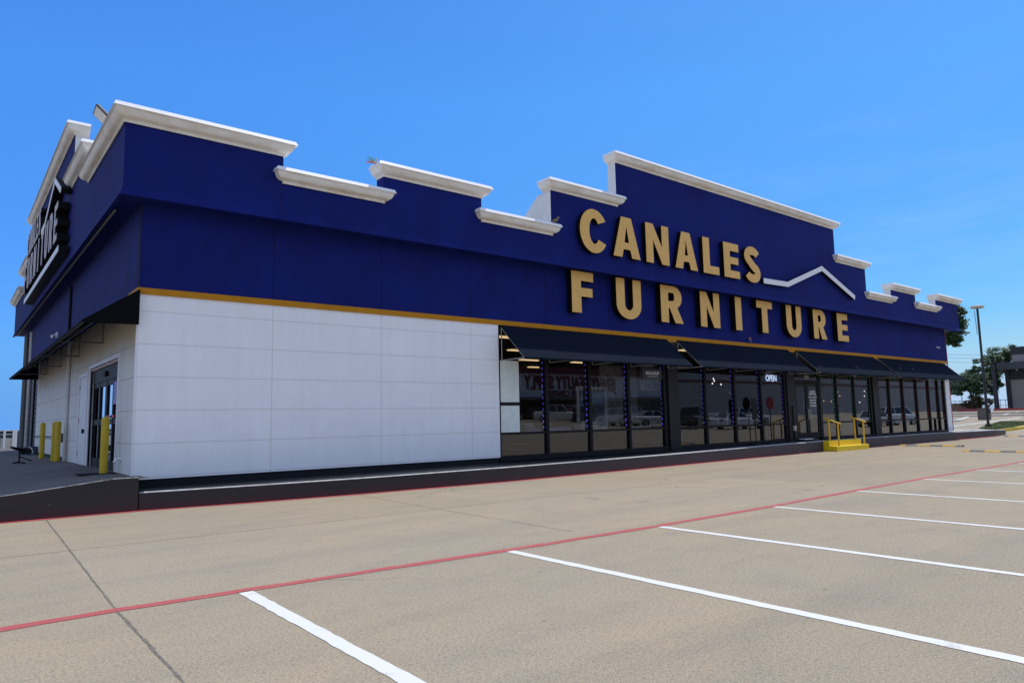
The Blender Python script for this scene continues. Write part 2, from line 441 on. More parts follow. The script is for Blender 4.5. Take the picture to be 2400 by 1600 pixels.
# ------------------------------------------------------------------ ground
def lerp_tab(t, tab):
    if t <= tab[0][0]: return tab[0][1]
    for (a, va), (b, vb) in zip(tab, tab[1:]):
        if t <= b: return va+(vb-va)*(t-a)/(b-a)
    return tab[-1][1]
RISE = [(58, 0), (66, .12), (74, .33), (82, .50), (92, .72), (100, 1.0), (110, 1.55), (118, 1.95), (135, 2.05), (400, 2.05)]
def gz(x, y):
    z = lerp_tab(x, RISE)*max(0, min(1, (y-2)/10))
    return z + max(0, min(.8, (-y-6)*.02))

xs = [-400, -150, -60, -20, -5, 0, 10, 20, 35, 50, 58, 62, 66, 70, 74, 78, 82, 87, 92, 96, 100, 105, 110, 114, 118, 126, 135, 180, 260, 500, 900]
ys = [-600, -200, -120, -80, -60, -50, -40, -30, -20, -14, -10, -6, 0, 10, 20, 30, 40, 60, 100, 180, 400, 900]
mb = MB()
for x in xs:
    for y in ys: mb.v.append((x, y, gz(x, y)))
for i in range(len(xs)-1):
    for j in range(len(ys)-1):
        a = i*len(ys)+j; mb.f.append((a, a+len(ys), a+len(ys)+1, a+1)); mb.m.append(0)
struct(mb.build('ground', M_lot))

def strip(name, pts, wd, m, lift=.004, wob=0.0, step=None, seed=1):
    """a thin painted or filled strip lying on the ground along a polyline"""
    rr = random.Random(seed)
    P = [Vector((p[0], p[1])) for p in pts]
    if step:
        Q = []
        for a, b in zip(P, P[1:]):
            k = max(1, int((b-a).length/step))
            Q += [a+(b-a)*i/k for i in range(k)]
        P = Q+[P[-1]]
    mb = MB(); n = len(P)
    for i, p in enumerate(P):
        d = (P[min(i+1, n-1)]-P[max(i-1, 0)]).normalized(); u = Vector((-d.y, d.x))
        for s in (-1, 1):
            q = p+u*s*(wd/2+rr.uniform(-wob, wob))
            mb.v.append((q.x, q.y, gz(q.x, q.y)+lift))
    for i in range(n-1):
        mb.f.append((2*i, 2*i+2, 2*i+3, 2*i+1)); mb.m.append(0)
    return mb.build(name, m)

# painted markings
RED = [(-8, 7.35), (.45, 7.27), (1.32, 7.30), (5.6, 7.10), (8.3, 7.05), (11.5, 7.09), (15, 7.25), (18.5, 7.36), (26.3, 7.45), (40, 7.5), (56, 7.5)]
struct(strip('red_lane_line', RED, .145, M_redstripe, .004, .009, .25, 3))
for i, (x, y0) in enumerate([(2.39, 7.20), (5.56, 7.02), (8.36, 6.97), (11.52, 7.02), (14.93, 7.17), (18.5, 7.28), (22.13, 7.33), (25.7, 7.37), (29.3, 7.38), (32.9, 7.4), (36.5, 7.4), (40.1, 7.4), (43.7, 7.4), (47.3, 7.4), (50.9, 7.4), (54.5, 7.4)]):
    struct(strip('parking_stripe', [(x, y0), (x-.06, 1.0), (x-.1, -4.8)], .13, M_stripe, .004, .007, .12, 20+i))
for i in range(14):   # the facing row of stalls behind the camera
    x = 8+i*3.4
    struct(strip('parking_stripe', [(x, -9), (x, -14.5)], .12, M_stripe, .005, .004, .5, 60+i))
for i in range(12):
    x = 40+i*3.4
    struct(strip('parking_stripe', [(x, -17), (x, -23)], .12, M_stripe, .005, .004, .5, 80+i))
for i, (a, b) in enumerate([((85.0, 30.1), (99.0, 33.1)), ((71.5, 25.3), (80, 25.5)), ((80, 25.5), (94, 26.3)), ((75, 22.15), (80.0, 21.8)), ((98, 30.0), (108, 30.4))]):
    struct(strip('far_parking_stripe', [a, b], .35, M_stripe, .012, 0, 2.0, 100+i))
# expansion joints
JX = [1.28, 7.2, 14.5, 22.2, 29.9]
for i, x in enumerate(JX):
    pts = [(x+.28, 15.5), (x+.02, 7.38), (x, 5.0), (x-.05, 1.0), (x, -6)] if i == 0 else [(x+.3, 15.3), (x+.05, 11), (x-.05, 7.6)]
    struct(strip('pavement_joint', pts, .022 if i == 0 else .010, M_joint, .0025, .006 if i == 0 else .004, .12, 40+i))
for i, (y, wd) in enumerate([(11.25, .014), (-3.0, .012)]):
    struct(strip('pavement_joint', [(-8, y), (56, y+.1)], wd, M_joint, .002, .003, .3, 50+i))

# ------------------------------------------------------------------ kerb, front walk, ramp
WY = 16.7; FY = 16.23; SX = 3.16; FX = 2.69
KERB = [(3.10, 15.62), (5.2, 15.32), (7.6, 15.10), (11.8, 14.95), (15, 15.06), (18, 15.22), (24, 15.52), (30, 15.76), (36, 15.82), (48, 15.84), (52, 15.95), (55, 16.35), (58, 17.2), (60.4, 18.1)]
def wz(x): return lerp_tab(x, [(3, .36), (8, .37), (12, .385), (19, .39), (30, .45), (42, .46), (52, .40), (60.4, .22)])
fine = []
for (a, b) in zip(KERB, KERB[1:]):
    k = max(1, int((b[0]-a[0])/.5)); fine += [(a[0]+(b[0]-a[0])*i/k, a[1]+(b[1]-a[1])*i/k) for i in range(k)]
fine.append(KERB[-1])
def ywall(x): return WY+.02 if x < 47.3 else WY+.02+(x-47.3)*.12
mb = MB(); mbn = MB()
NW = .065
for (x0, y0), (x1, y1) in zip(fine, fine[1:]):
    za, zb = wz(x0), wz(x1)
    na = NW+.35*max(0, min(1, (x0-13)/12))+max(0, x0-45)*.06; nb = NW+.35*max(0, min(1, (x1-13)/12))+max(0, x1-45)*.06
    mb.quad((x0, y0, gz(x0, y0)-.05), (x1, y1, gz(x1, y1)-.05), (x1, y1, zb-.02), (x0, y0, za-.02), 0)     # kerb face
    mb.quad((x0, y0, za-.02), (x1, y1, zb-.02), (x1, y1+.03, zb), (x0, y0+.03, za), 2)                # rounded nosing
    mb.quad((x0, y0+.03, za), (x1, y1+.03, zb), (x1, y1+na, zb), (x0, y0+na, za), 2)  # sunlit strip put into the colour, wider to the right
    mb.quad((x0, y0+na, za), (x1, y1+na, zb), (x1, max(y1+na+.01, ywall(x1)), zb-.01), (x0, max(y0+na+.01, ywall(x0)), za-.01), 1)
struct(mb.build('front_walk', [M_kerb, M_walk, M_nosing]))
struct(strip('red_kerb_line', [(-8, 15.39), (.9, 15.51), (3.1, 15.55)]+[(x, y-.07) for x, y in fine[1:] if x < 53], .14, M_redline, .006, .010, .3, 9))

# retaining wall along the ramp
tz = [(-9, .02), (-4, .16), (-1.5, .30), (.2, .42), (.87, .47), (1.2, .50), (1.73, .555), (2.36, .625), (2.65, .655), (3.08, .655)]
mb = MB()
for (x0, z0), (x1, z1) in zip(tz, tz[1:]):
    yl0 = 15.45+(x0+9)*.014 if x0 < 3.1 else 15.62; yl1 = 15.45+(x1+9)*.014
    mb.quad((x0, yl0, -.05), (x1, yl1, -.05), (x1, yl1, z1-.015), (x0, yl0, z0-.015), 0)
    mb.quad((x0, yl0, z0-.015), (x1, yl1, z1-.015), (x1, yl1+.02, z1), (x0, yl0+.02, z0), 1)
    mb.quad((x0, yl0+.02, z0), (x1, yl1+.02, z1), (x1, yl1+.16, z1), (x0, yl0+.16, z0), 0)
    mb.quad((x0, yl0+.16, z0), (x1, yl1+.16, z1), (x1, yl1+.16, -.05), (x0, yl0+.16, -.05), 0)
mb.quad((3.08, 15.62, -.05), (3.08, 15.78, -.05), (3.08, 15.78, .655), (3.08, 15.62, .64), 0)
own(mb.build('retaining_wall', [M_kerb, M_edge]), 'low black painted retaining wall with a sloping grey-edged top beside the ramp', 'retaining wall')
# ramp / side driveway
def dz(x, y):
    z = lerp_tab(x, [(-9, .0), (-4, .13), (-1.5, .27), (.2, .39), (1.2, .47), (2.36, .595), (2.7, .615), (3.4, .615)])
    return z*max(0, min(1, (75-y)/25)) if y > 50 else z
gx = [-9, -6, -4, -1.5, .2, .87, 1.2, 1.73, 2.36, 2.7, 3.3]; gy = [15.6, 20, 25, 30, 35, 42, 50, 55, 60, 65, 70, 75]
mb = MB()
for x in gx:
    for y in gy: mb.v.append((x, y, dz(x, y)+.004 if y > 15.7 else dz(x, y)))
for i in range(len(gx)-1):
    for j in range(len(gy)-1):
        a = i*len(gy)+j; mb.f.append((a, a+len(gy), a+len(gy)+1, a+1)); mb.m.append(0)
struct(mb.build('driveway', M_drive))

# ------------------------------------------------------------------ the store
B = thing('store_building', 'long navy blue furniture store with white lower walls, stepped parapet and black awnings', 'store', (SX, WY, 0))
def bp(mb, name, m, **k): return mb.build(name, m, B, **k)
XR = 47.3
# white front boards, end column, plinth
mb = MB(); mb.box(SX, 12.93, WY, WY+.16, .53, 4.485); bp(mb, 'wall', M_white)
mb = MB(); mb.box(46.62, XR-.06, WY, WY+.3, .45, 4.485); bp(mb, 'wall', M_white)
mb = MB(); mb.box(SX+.02, 12.9, WY+.03, WY+.2, .2, .53); bp(mb, 'plinth', M_walk)
mb = MB(); mb.tube([(SX-.015, WY-.015, .55), (SX-.015, WY-.015, 4.49)], .022, 6); bp(mb, 'corner_bead', M_whitetrim)
# red edge strip and white return at the far right
mb = MB(); mb.box(XR-.06, XR, WY-.02, WY+.2, .5, 6.45); bp(mb, 'edge_strip', mat('red_edge', (.34, .03, .05), .6))
mb = MB(); mb.box(XR, XR+.12, WY+.05, 44.8, .5, 6.45); bp(mb, 'wall', M_return)
# gold trim (lower line over the front)
mb = MB(); mb.box(SX-.03, XR, WY-.035, WY+.03, 4.485, 4.625)
for x in (20.95, 29.35, 37.6): mb.box(x-.10, x+.42, WY-.033, WY+.03, 4.40, 4.484)
bp(mb, 'gold_trim', M_gold)
mb = MB(); mb.box(SX-.035, SX+.03, WY+.031, 17.7, 4.49, 4.62); bp(mb, 'gold_trim', M_gold)
# blue sign band
mb = MB(); mb.box(SX, XR-.07, WY, WY+.3, 4.625, 6.6); bp(mb, 'sign_band', M_blue)
mb = MB(); mb.box(SX, SX+.3, WY+.301, 42.8, 4.5, 6.6); bp(mb, 'sign_band', M_blue_side)
# fascia with stepped parapet (one outline for the front)
STEP = [(FX, 8.12), (6.10, 7.45), (8.80, 8.18), (12.03, 7.48), (14.78, 8.97), (17.87, 10.55), (33.25, 8.95), (36.28, 7.45), (39.07, 8.18), (42.15, 7.44), (44.95, 8.17), (48.30, None)]
ZB = 6.47
prof = [(FX, ZB+.2)]
for (x, z), (x2, _) in zip(STEP, STEP[1:]): prof += [(x, z), (x2, z)]
prof += [(48.30, ZB+.2)]
mb = MB(); th = .36
front = [(x, FY, z) for x, z in prof]; back = [(x, FY+th, z) for x, z in prof]
mb.poly(front, 0); mb.poly(back[::-1], 1)
for i in range(len(prof)):
    j = (i+1) % len(prof)
    a, b2 = prof[i], prof[j]
    vert = abs(a[0]-b2[0]) < 1e-6
    m_ = 1 if vert else 0
    if vert and abs(a[0]-8.80) < .01: m_ = 0
    if vert and abs(a[0]-FX) < .01: m_ = 0
    mb.quad(front[i], back[i], back[j], front[j], m_)
bp(mb, 'fascia', [M_fascia, M_return])
# flared lip and soffit
mb = MB()
mb.quad((FX, FY, ZB+.2), (48.3, FY, ZB+.2), (48.3, FY-.07, ZB), (FX-.07, FY-.07, ZB))
mb.quad((FX-.07, FY-.07, ZB), (48.3, FY-.07, ZB), (48.3, FY+.02, ZB), (FX+.02, FY+.02, ZB))
mb.quad((FX+.02, FY+.02, ZB), (48.3, FY+.02, ZB), (48.3, FY+.02, ZB+.06), (FX+.02, FY+.02, ZB+.06))
mb.quad((FX+.02, FY+.02, ZB+.06), (48.3, FY+.02, ZB+.06), (48.3, WY+.1, ZB+.06), (SX+.1, WY+.1, ZB+.06))
mb.poly([(48.3, FY, ZB+.2), (48.3, WY+.1, ZB+.2), (48.3, WY+.1, ZB), (48.3, FY-.07, ZB)])
# the same lip down the side
mb.quad((FX, FY, ZB+.2), (FX, 44.8, ZB+.2), (FX-.07, 44.8, ZB), (FX-.07, FY-.07, ZB))
mb.quad((FX-.07, FY-.07, ZB), (FX-.07, 44.8, ZB), (FX+.02, 44.8, ZB), (FX+.02, FY+.02, ZB))
mb.quad((FX+.02, FY+.02, ZB), (FX+.02, 44.8, ZB), (FX+.02, 44.8, ZB+.06), (FX+.02, FY+.02, ZB+.06))
mb.quad((FX+.02, FY+.02, ZB+.06), (FX+.02, 44.8, ZB+.06), (SX+.1, 44.8, ZB+.06), (SX+.1, WY+.1, ZB+.06))
bp(mb, 'fascia_lip', M_fascia)
# side fascia
SSTEP = [(FY+th+.001, 8.12), (20.95, 8.88), (24.2, 10.55), (36.6, 8.88), (40.2, 8.12), (44.8, None)]
prof = [(SSTEP[0][0], ZB+.2)]
for (y, z), (y2, _) in zip(SSTEP, SSTEP[1:]): prof += [(y, z), (y2, z)]
prof += [(44.8, ZB+.2)]
mb = MB()
front = [(FX, y, z) for y, z in prof]; back = [(FX+th, y, z) for y, z in prof]
mb.poly(front, 0); mb.poly(back[::-1], 1)
for i in range(len(prof)):
    j = (i+1) % len(prof)
    mb.quad(front[i], back[i], back[j], front[j], 1 if abs(prof[i][0]-prof[j][0]) < 1e-6 else 0)
bp(mb, 'fascia', [M_fascia_side, M_return])
# sloping white braces behind the raised gables
for x in (14.84, 36.0):
    mb = MB(); mb.prism([(FY+th+.002, 7.3), (FY+th+2.4, 7.3), (FY+th+.35, 8.9), (FY+th+.002, 8.9)], 0, x, x+.25); bp(mb, 'parapet_brace', M_return)
# cornices
def cornice(path, zf, tall=.37):
    """sweep a quarter-round crown with a metal cap along a mitred plan path; outward is to the right of travel"""
    pr = [(.02, 0), (.045, 0), (.045, .06)]
    for k in range(0, 8):
        t = math.pi/2*k/7; pr.append((.06+.165*math.sin(t), .065+.195*(1-math.cos(t))))
    cap = [(.225, .26), (.275, .252), (.236, .345), (.10, .36), (-.2, .36)]
    def sweep(prf):
        mb = MB(); P = [Vector(p) for p in path]; n = len(P); k = len(prf)
        for i, p in enumerate(P):
            d0 = (P[i]-P[i-1]).normalized() if i else (P[1]-P[0]).normalized()
            d1 = (P[i+1]-P[i]).normalized() if i < n-1 else d0
            n0 = Vector((d0.y, -d0.x)); n1 = Vector((d1.y, -d1.x))
            bis = (n0+n1); bis = bis/bis.dot(n0) if bis.length > 1e-6 else n0
            for (o, z) in prf: mb.v.append((p.x+bis.x*o, p.y+bis.y*o, zf+z))
        for i in range(n-1):
            for j in range(k-1):
                a = i*k+j; mb.f.append((a, a+k, a+k+1, a+1)); mb.m.append(0)
        return mb
    c = bp(sweep(pr), 'cornice', M_cornice, smooth=True)
    cp = sweep(cap).build('metal_cap', M_capmetal, c)
    return c
for (x, z), (x2, _) in list(zip(STEP, STEP[1:]))[1:]:
    # travel so that outward is to the right: back-left -> front-left needs outward = -x when travelling -y ; use clockwise order
    cornice([(x+.02, FY+th), (x+.02, FY), (x2-.02, FY), (x2-.02, FY+th)][::1], z-.07)
cornice([(FX+th, 20.93), (FX, 20.93), (FX, FY), (6.08, FY), (6.08, FY+th)], 8.05)
for (y, z), (y2, _) in list(zip(SSTEP, SSTEP[1:]))[1:]:
    cornice([(FX+th, y2-.02), (FX, y2-.02), (FX, y+.02), (FX+th, y+.02)], z-.07)
# roof, back and right walls
mb = MB(); mb.box(FX+th-.05, XR+.5, FY+th-.05, 44.7, 6.9, 7.1); bp(mb, 'roof', M_roof)
mb = MB(); mb.box(SX+.31, XR-.01, 44.4, 44.7, .3, 6.89); bp(mb, 'wall', M_return)
# side walls round the openings
DY0, DY1, DZ = 18.58, 22.6, 3.27        # glazed entrance
VY0, VY1, VZ = 23.15, 24.42, 3.12        # service door
mb = MB()
mb.box(SX, SX+.25, WY+.161, DY0, .55, 4.489); mb.box(SX, SX+.25, DY0, DY1, DZ, 4.489); mb.box(SX, SX+.25, DY1, VY0, .55, 4.489)
mb.box(SX, SX+.25, VY0, VY1, VZ, 4.489); mb.box(SX, SX+.25, VY1, 36.9, .55, 4.489)
bp(mb, 'wall', M_white_side)
mb = MB(); mb.box(SX+.06, SX+.3, 36.901, 42.8, .4, 4.49); bp(mb, 'wall', mat('dark_end_wall', (.045, .055, .075), .6, var=.25, scale=1.5))
mb = MB(); mb.box(SX-.02, SX+.05, 27.6, 36.8, .40, .72); bp(mb, 'plinth', M_black)
# door surround trim
for (y0, y1, z1) in ((DY0, DY1, DZ), (VY0, VY1, VZ)):
    mb = MB()
    mb.box(SX-.03, SX+.05, y0-.10, y0, .6, z1+.09); mb.box(SX-.03, SX+.05, y1, y1+.10, .6, z1+.09); mb.box(SX-.03, SX+.05, y0, y1, z1, z1+.09)
    bp(mb, 'door_trim', M_whitetrim)
d = bp(MB().box(SX-.012, SX+.05, VY0+.01, VY1-.01, .62, VZ-.01), 'door', mat('white_steel_door', (.68, .69, .70), .5, var=.03, scale=2))
MB().box(SX-.08, SX-.013, VY0+.12, VY0+.17, 1.5, 1.62).build('handle', M_blackmetal, d)
for z in (.85, 1.8, 2.75): MB().box(SX-.035, SX-.013, VY1-.06, VY1-.03, z, z+.14).build('hinge', M_steel, d)
# glazed entrance in the side wall
d = bp(MB().box(SX+.06, SX+.16, DY0+.02, DY1-.02, DZ-.42, DZ-.03), 'door', M_frame)
mb = MB()
for y in (DY0+.04, DY0+1.0, DY0+1.86, DY0+2.0, DY0+2.9, DY1-.16): mb.box(SX+.07, SX+.15, y, y+.12, .62, DZ-.421)
for (a, b2) in ((DY0+.161, DY0+.999), (DY0+1.121, DY0+1.859), (DY0+2.121, DY0+2.899), (DY0+3.021, DY1-.161)):
    mb.box(SX+.08, SX+.14, a, b2, .63, .84); mb.box(SX+.08, SX+.14, a, b2, 1.72, 1.86); mb.box(SX+.08, SX+.14, a, b2, DZ-.56, DZ-.422)
mb.build('frame', M_frame, d)
MB().box(SX+.105, SX+.112, DY0+.05, DY1-.05, .7, DZ-.43).build('glass', M_glass, d)
MB().box(SX+.00, SX+.058, DY0+1.8, DY0+2.1, DZ-.33, DZ-.2).build('door_sensor', M_black, d)
mb = MB()
for k in range(60):
    y = DY0+.05+(DY1-DY0-.1)*k/59; mb.cbox((SX+.03, y, DZ-.03-.03*rnd.random()), (.05, .07, .05))
mb.build('tinsel_garland', mat('pale_tinsel', (.55, .38, .36), .5), d)
for y, c in ((DY0+.9, (.6, .05, .05)), (DY0+1.65, (.6, .05, .05))):
    MB().box(SX+.06, SX+.075, y-.12, y+.12, 1.88, 1.95).build('sticker', mat('red_sticker', c, .5), d)
MB().box(SX+.055, SX+.068, DY0+.3, DY0+.9, 2.2, 2.75).build('sticker', mat('violet_sticker', (.25, .2, .5), .5), d)
# pipes, boxes and cables on the side wall
mb = MB(); mb.tube([(SX-.06, 26.75, .6), (SX-.06, 26.75, 4.4)], .055, 8); mb.tube([(SX-.03, 27.0, .6), (SX-.03, 27.0, 4.4)], .03, 6); bp(mb, 'downpipe', M_return)
mb = MB(); mb.tube([(SX-.03, 27.5, 1.37), (SX-.03, 36.6, 1.37)], .03, 6); bp(mb, 'pipe', M_rod_grey)
mb = MB(); mb.box(SX-.09, SX, 27.5, 27.75, 1.2, 1.5); bp(mb, 'outlet_box', M_rod_grey)
mb = MB(); mb.tube([(SX-.1, 37.0, .6), (SX-.1, 37.0, 4.2)], .04, 6)
for k in range(36): mb.cbox((SX-.1+.03*(k % 2), 37.0, .65+k*.1), (.09, .12, .05))
bp(mb, 'chain', M_black)
for x, y, rr_, mm_ in ((SX-.02, 40.6, .09, M_steel), (SX-.1, 42.0, .12, M_rod_grey), (SX-.05, 42.6, .06, M_steel)):
    mb = MB(); mb.tube([(x, y, .3), (x, y, 6.3)], rr_, 10); bp(mb, 'downpipe', mm_)
mb = MB(); mb.box(SX-.42, SX-.02, 35.3, 36.7, .5, .95); bp(mb, 'utility_box', mat('dark_blue_box', (.03, .05, .09), .5))
mb = MB(); mb.box(SX-.05, SX, 30.6, 30.85, 5.0, 5.2); mb.tube([(SX-.03, 30.7, 5.1), (SX-.2, 30.6, 5.02)], .06, 10); bp(mb, 'security_camera', M_whitetrim)
mb = MB(); mb.tube([(SX, 17.95, .93), (SX-.10, 17.95, .93), (SX-.13, 17.93, .86)], .035, 8); bp(mb, 'spigot', M_whitetrim)
mb = MB(); mb.tube([(SX-.03, 27.3, 4.5), (SX-.03, 27.3, 6.4)], .05, 8); bp(mb, 'conduit', M_black)
mb = MB(); mb.box(FX+.06, FX+.10, 17.5, 44.0, ZB-.02, ZB+.02); bp(mb, 'soffit_lamp', mat('lamp_channel', (.20, .20, .19), .6))
# small fixtures on the front
mb = MB(); mb.lathe([(.07, 0), (.07, .1), (.03, .1)], (26.15, WY-.09, 4.66), 12); mb.box(26.08, 26.22, WY-.09, WY, 4.66, 4.76); bp(mb, 'alarm_strobe', mat('blue_strobe', (.03, .04, .25), .3))
mb = MB(); mb.lathe([(.06, 0), (.06, .07), (.02, .09)], (26.15, WY-.09, 4.765), 12); bp(mb, 'alarm_strobe', mat('rust_strobe', (.35, .16, .06), .5))
mb = MB(); mb.box(45.8, 45.92, WY-.04, WY, 5.36, 5.46); mb.tube([(45.86, WY-.04, 5.42), (45.8, WY-.16, 5.36)], .045, 10); bp(mb, 'security_camera', M_whitetrim)

# ------------------------------------------------------------------ shop windows
GY = WY+.10
ZS, ZRAIL, ZT = .56, 1.22, 4.40
def window(x0, x1, mull, low_extra, led, solid_low=False):
    mbf = MB()
    mbf.box(x0, x1, GY-.07, GY+.05, .40, ZS)                     # sill
    mbf.box(x0, x1, GY-.05, GY+.05, ZT, 4.50)                   # head
    mbf.box(x0, x1, GY-.055, GY+.04, ZRAIL-.035, ZRAIL+.035)      # rail
    for x in mull:
        mbf.box(x-.055, x+.055, GY-.075, GY+.06, ZS+.001, ZT-.001)
    for x in low_extra: mbf.box(x-.05, x+.05, GY-.06, GY+.04, ZS+.001, ZRAIL-.036)
    mbf.box(x0, x0+.06, GY-.06, GY+.05, ZS+.001, ZT-.001)
    win = bp(MB().box(x0, x1, GY+.10, GY+.13, .40, ZRAIL-.04), 'window', M_black)     # dark knee panel behind the low panes
    mbf.build('frame', M_frame, win)
    mg = MB()
    edges = [x0+.06]+list(mull)
    for a, b2 in zip(edges, edges[1:]+([x1] if mull[-1] < x1-.2 else [])):
        for (za, zb) in ((ZS, ZRAIL-.03), (ZRAIL+.03, ZT)):
            tl = .0085+rnd.uniform(-.0008, .0008); yaw_ = rnd.uniform(-.0015, .0015)*(b2-a)
            dy = (zb-za)*tl/2
            mg.quad((a+.05, GY+dy-yaw_, za), (b2-.05, GY+dy+yaw_, za), (b2-.05, GY-dy+yaw_, zb), (a+.05, GY-dy-yaw_, zb))
    mg.build('glass', M_glass, win)
    lm = {'violet': M_led_violet, 'green': M_led_green, 'red': M_led_red}[led]
    for x in mull:
        ms = MB(); ms.box(x-.20, x-.0555, GY+.015, GY+.055, ZRAIL+.04, ZT-.01, 1)
        z = ZRAIL+.12
        while z < ZT-.2:
            ms.box(x-.128, x-.108, GY+.010, GY+.0149, z, z+.07, 0); z += .185
        ms.build('led_strip', [lm, M_black], win)
    return win
window(12.95, 20.80, [14.87, 16.79, 18.70, 20.64], [], 'violet')
window(21.40, 28.96, [23.12, 25.07, 26.98, 28.86], [], 'violet')
window(31.95, 37.18, [33.48, 35.25, 36.98], [], 'green')
window(37.82, 46.60, [39.17, 40.84, 42.61, 44.27, 45.6, 46.5], [44.95], 'red')
for (a, b2) in ((20.80, 21.40), (28.96, 29.60), (37.18, 37.82)):
    bp(MB().box(a+.001, b2-.001, GY-.12, GY+.2, .40, 4.5), 'pillar', M_pillar)
mb = MB(); mb.cbox((29.3, GY-.16, 1.02), (.16, .07, .22)); mb.cbox((29.42, GY-.15, 1.06), (.06, .05, .1)); bp(mb, 'outlet_box', M_steel)
mb = MB(); mb.tube([(29.28, GY-.14, .5), (29.28, GY-.14, 2.0)], .02, 6); bp(mb, 'conduit', M_black)
# front door with transom
D = bp(MB().box(29.60, 31.95, GY-.06, GY+.08, 3.06, 3.17), 'door', M_frame)
mb = MB()
mb.box(29.60, 29.72, GY-.06, GY+.08, .5, 3.059); mb.box(31.80, 31.95, GY-.06, GY+.08, .5, 3.059)
mb.box(29.60, 29.66, GY-.06, GY+.08, 3.171, 4.4); mb.box(31.89, 31.95, GY-.06, GY+.08, 3.171, 4.4); mb.box(29.661, 31.889, GY-.06, GY+.08, 3.52, 3.6); mb.box(29.60, 31.95, GY-.055, GY+.08, 4.401, 4.5)
mb.build('frame', M_frame, D)
for (a, b2, hs_) in ((29.74, 30.75, 1), (30.78, 31.78, 0)):
    lf = MB(); lf.box(a, a+.11, GY-.03, GY+.03, .55, 3.04); lf.box(b2-.11, b2, GY-.03, GY+.03, .55, 3.04)
    lf.box(a+.111, b2-.111, GY-.03, GY+.03, .55, .80); lf.box(a+.111, b2-.111, GY-.03, GY+.03, 2.92, 3.04)
    leaf = lf.build('leaf', M_frame, D)
for (a, b2, hs_) in ((29.85, 30.64, 1), (30.89, 31.67, 0)):
    g_ = MB(); g_.quad((a, GY+.008, .8), (b2, GY+.008, .8), (b2, GY-.008, 2.92), (a, GY-.008, 2.92)); g_.build('glass', M_glass, D)
g_ = MB(); g_.quad((29.66, GY, 3.17), (31.89, GY, 3.17), (31.89, GY-.004, 3.52), (29.66, GY-.004, 3.52)); g_.build('glass', M_glass, D)
for x in (30.69, 30.86):
    h = MB(); h.tube([(x, GY-.03, 1.35), (x, GY-.10, 1.38), (x, GY-.10, 1.85), (x, GY-.03, 1.88)], .018, 8); h.build('handle', M_steel, D)

# awnings
def awning(x0, x1, far):
    AD = 1.13; zt, zb = 4.47, 3.38
    mb = MB(); n = 14
    for i in range(n):
        a = x0+(x1-x0)*i/n; b2 = x0+(x1-x0)*(i+1)/n
        pts = []
        for x in (a, b2):
            sag = .012*math.sin(math.pi*((x-x0)/(x1-x0)*4 % 1))
            pts.append((x, WY-.01, zt)); pts.append((x, WY-AD*.5, (zt+zb)/2-sag)); pts.append((x, WY-AD, zb+.05)); pts.append((x, WY-AD, zb))
        for k in range(3): mb.quad(pts[k], pts[4+k], pts[5+k], pts[k+1])
    a = bp(mb, 'awning', M_fabric, smooth=True)
    for x in [x0+.03]+[x for x in far if x0 < x < x1]+[x1-.03]:
        f = MB()
        f.tube([(x, WY-.02, zt-.06), (x, WY-AD+.03, zb+.02)], .016, 6); f.tube([(x, WY-.02, zb+.03), (x, WY-AD+.03, zb+.03)], .016, 6); f.tube([(x, WY-.03, zt-.06), (x, WY-.03, zb+.03)], .014, 6)
        f.build('bracket', M_steel, a)
    f = MB(); f.tube([(x0, WY-AD+.03, zb+.03), (x1, WY-AD+.03, zb+.03)], .016, 6); f.build('front_bar', M_steel, a)
    return a
awning(13.0, 20.85, (14.95, 16.87, 18.78)); awning(21.42, 29.25, (23.2, 25.15, 27.06)); awning(29.90, 37.55, (31.6, 33.56, 35.33)); awning(37.92, 46.75, (39.25, 40.92, 42.7, 44.35))
# side awning with closed black ends
AD = 1.05
mb = MB()
mb.quad((SX-.01, 16.52, 4.56), (SX-.01, 36.6, 4.56), (SX-AD, 36.6, 3.83), (SX-AD, 16.52, 3.83))
mb.quad((SX-AD, 16.52, 3.83), (SX-AD, 36.6, 3.83), (SX-AD, 36.6, 3.77), (SX-AD, 16.52, 3.77))
for y in (16.52, 36.6): mb.poly([(SX-.01, y, 4.56), (SX-AD, y, 3.83), (SX-AD, y, 3.77), (SX-.01, y, 3.79)])
a = bp(mb, 'awning', mat('side_awning_fabric', (.004, .0045, .006), .9, spec=.1))
for y in (20.75, 24.85, 29.1, 33.35):
    f = MB(); f.tube([(SX-.03, y, 4.5), (SX-.03, y, 3.82), (SX-AD+.03, y, 3.80)], .024, 6); f.tube([(SX-.03, y, 4.5), (SX-AD+.03, y, 3.82)], .02, 6)
    f.build('bracket', M_rod_grey, a)
f = MB(); f.tube([(SX-AD+.04, 16.6, 3.8), (SX-AD+.04, 36.5, 3.8)], .022, 6); f.tube([(SX-.5, 16.6, 4.15), (SX-.5, 36.5, 4.15)], .022, 6); f.build('front_bar', M_rod_grey, a)

# interior
mb = MB(); mb.box(SX+.31, XR-.02, WY+.22, 40, .42, .54); bp(mb, 'shop_floor', M_floor_in)
mb = MB(); mb.box(SX+.31, XR-.02, WY+.32, 40, 4.52, 4.6); bp(mb, 'shop_ceiling', M_ceiling)
mb = MB(); mb.box(SX+.31, XR-.02, 40, 40.1, .541, 4.519); bp(mb, 'shop_wall', M_interior)
mb = MB(); mb.box(12.75, 12.85, WY+.21, 39.99, .541, 4.519); bp(mb, 'shop_wall', M_interior)
mb = MB(); mb.box(30.6, 30.7, 26, 39.99, .541, 4.519); bp(mb, 'shop_wall', M_interior)
for i in range(4):
    for j in range(5):
        x, y = 14.6+3.4*i, 19.0+3.4*j
        mb = MB(); mb.box(x, x+1.15, y, y+.28, 4.47, 4.515); bp(mb, 'ceiling_lamp', M_lamp_strip)

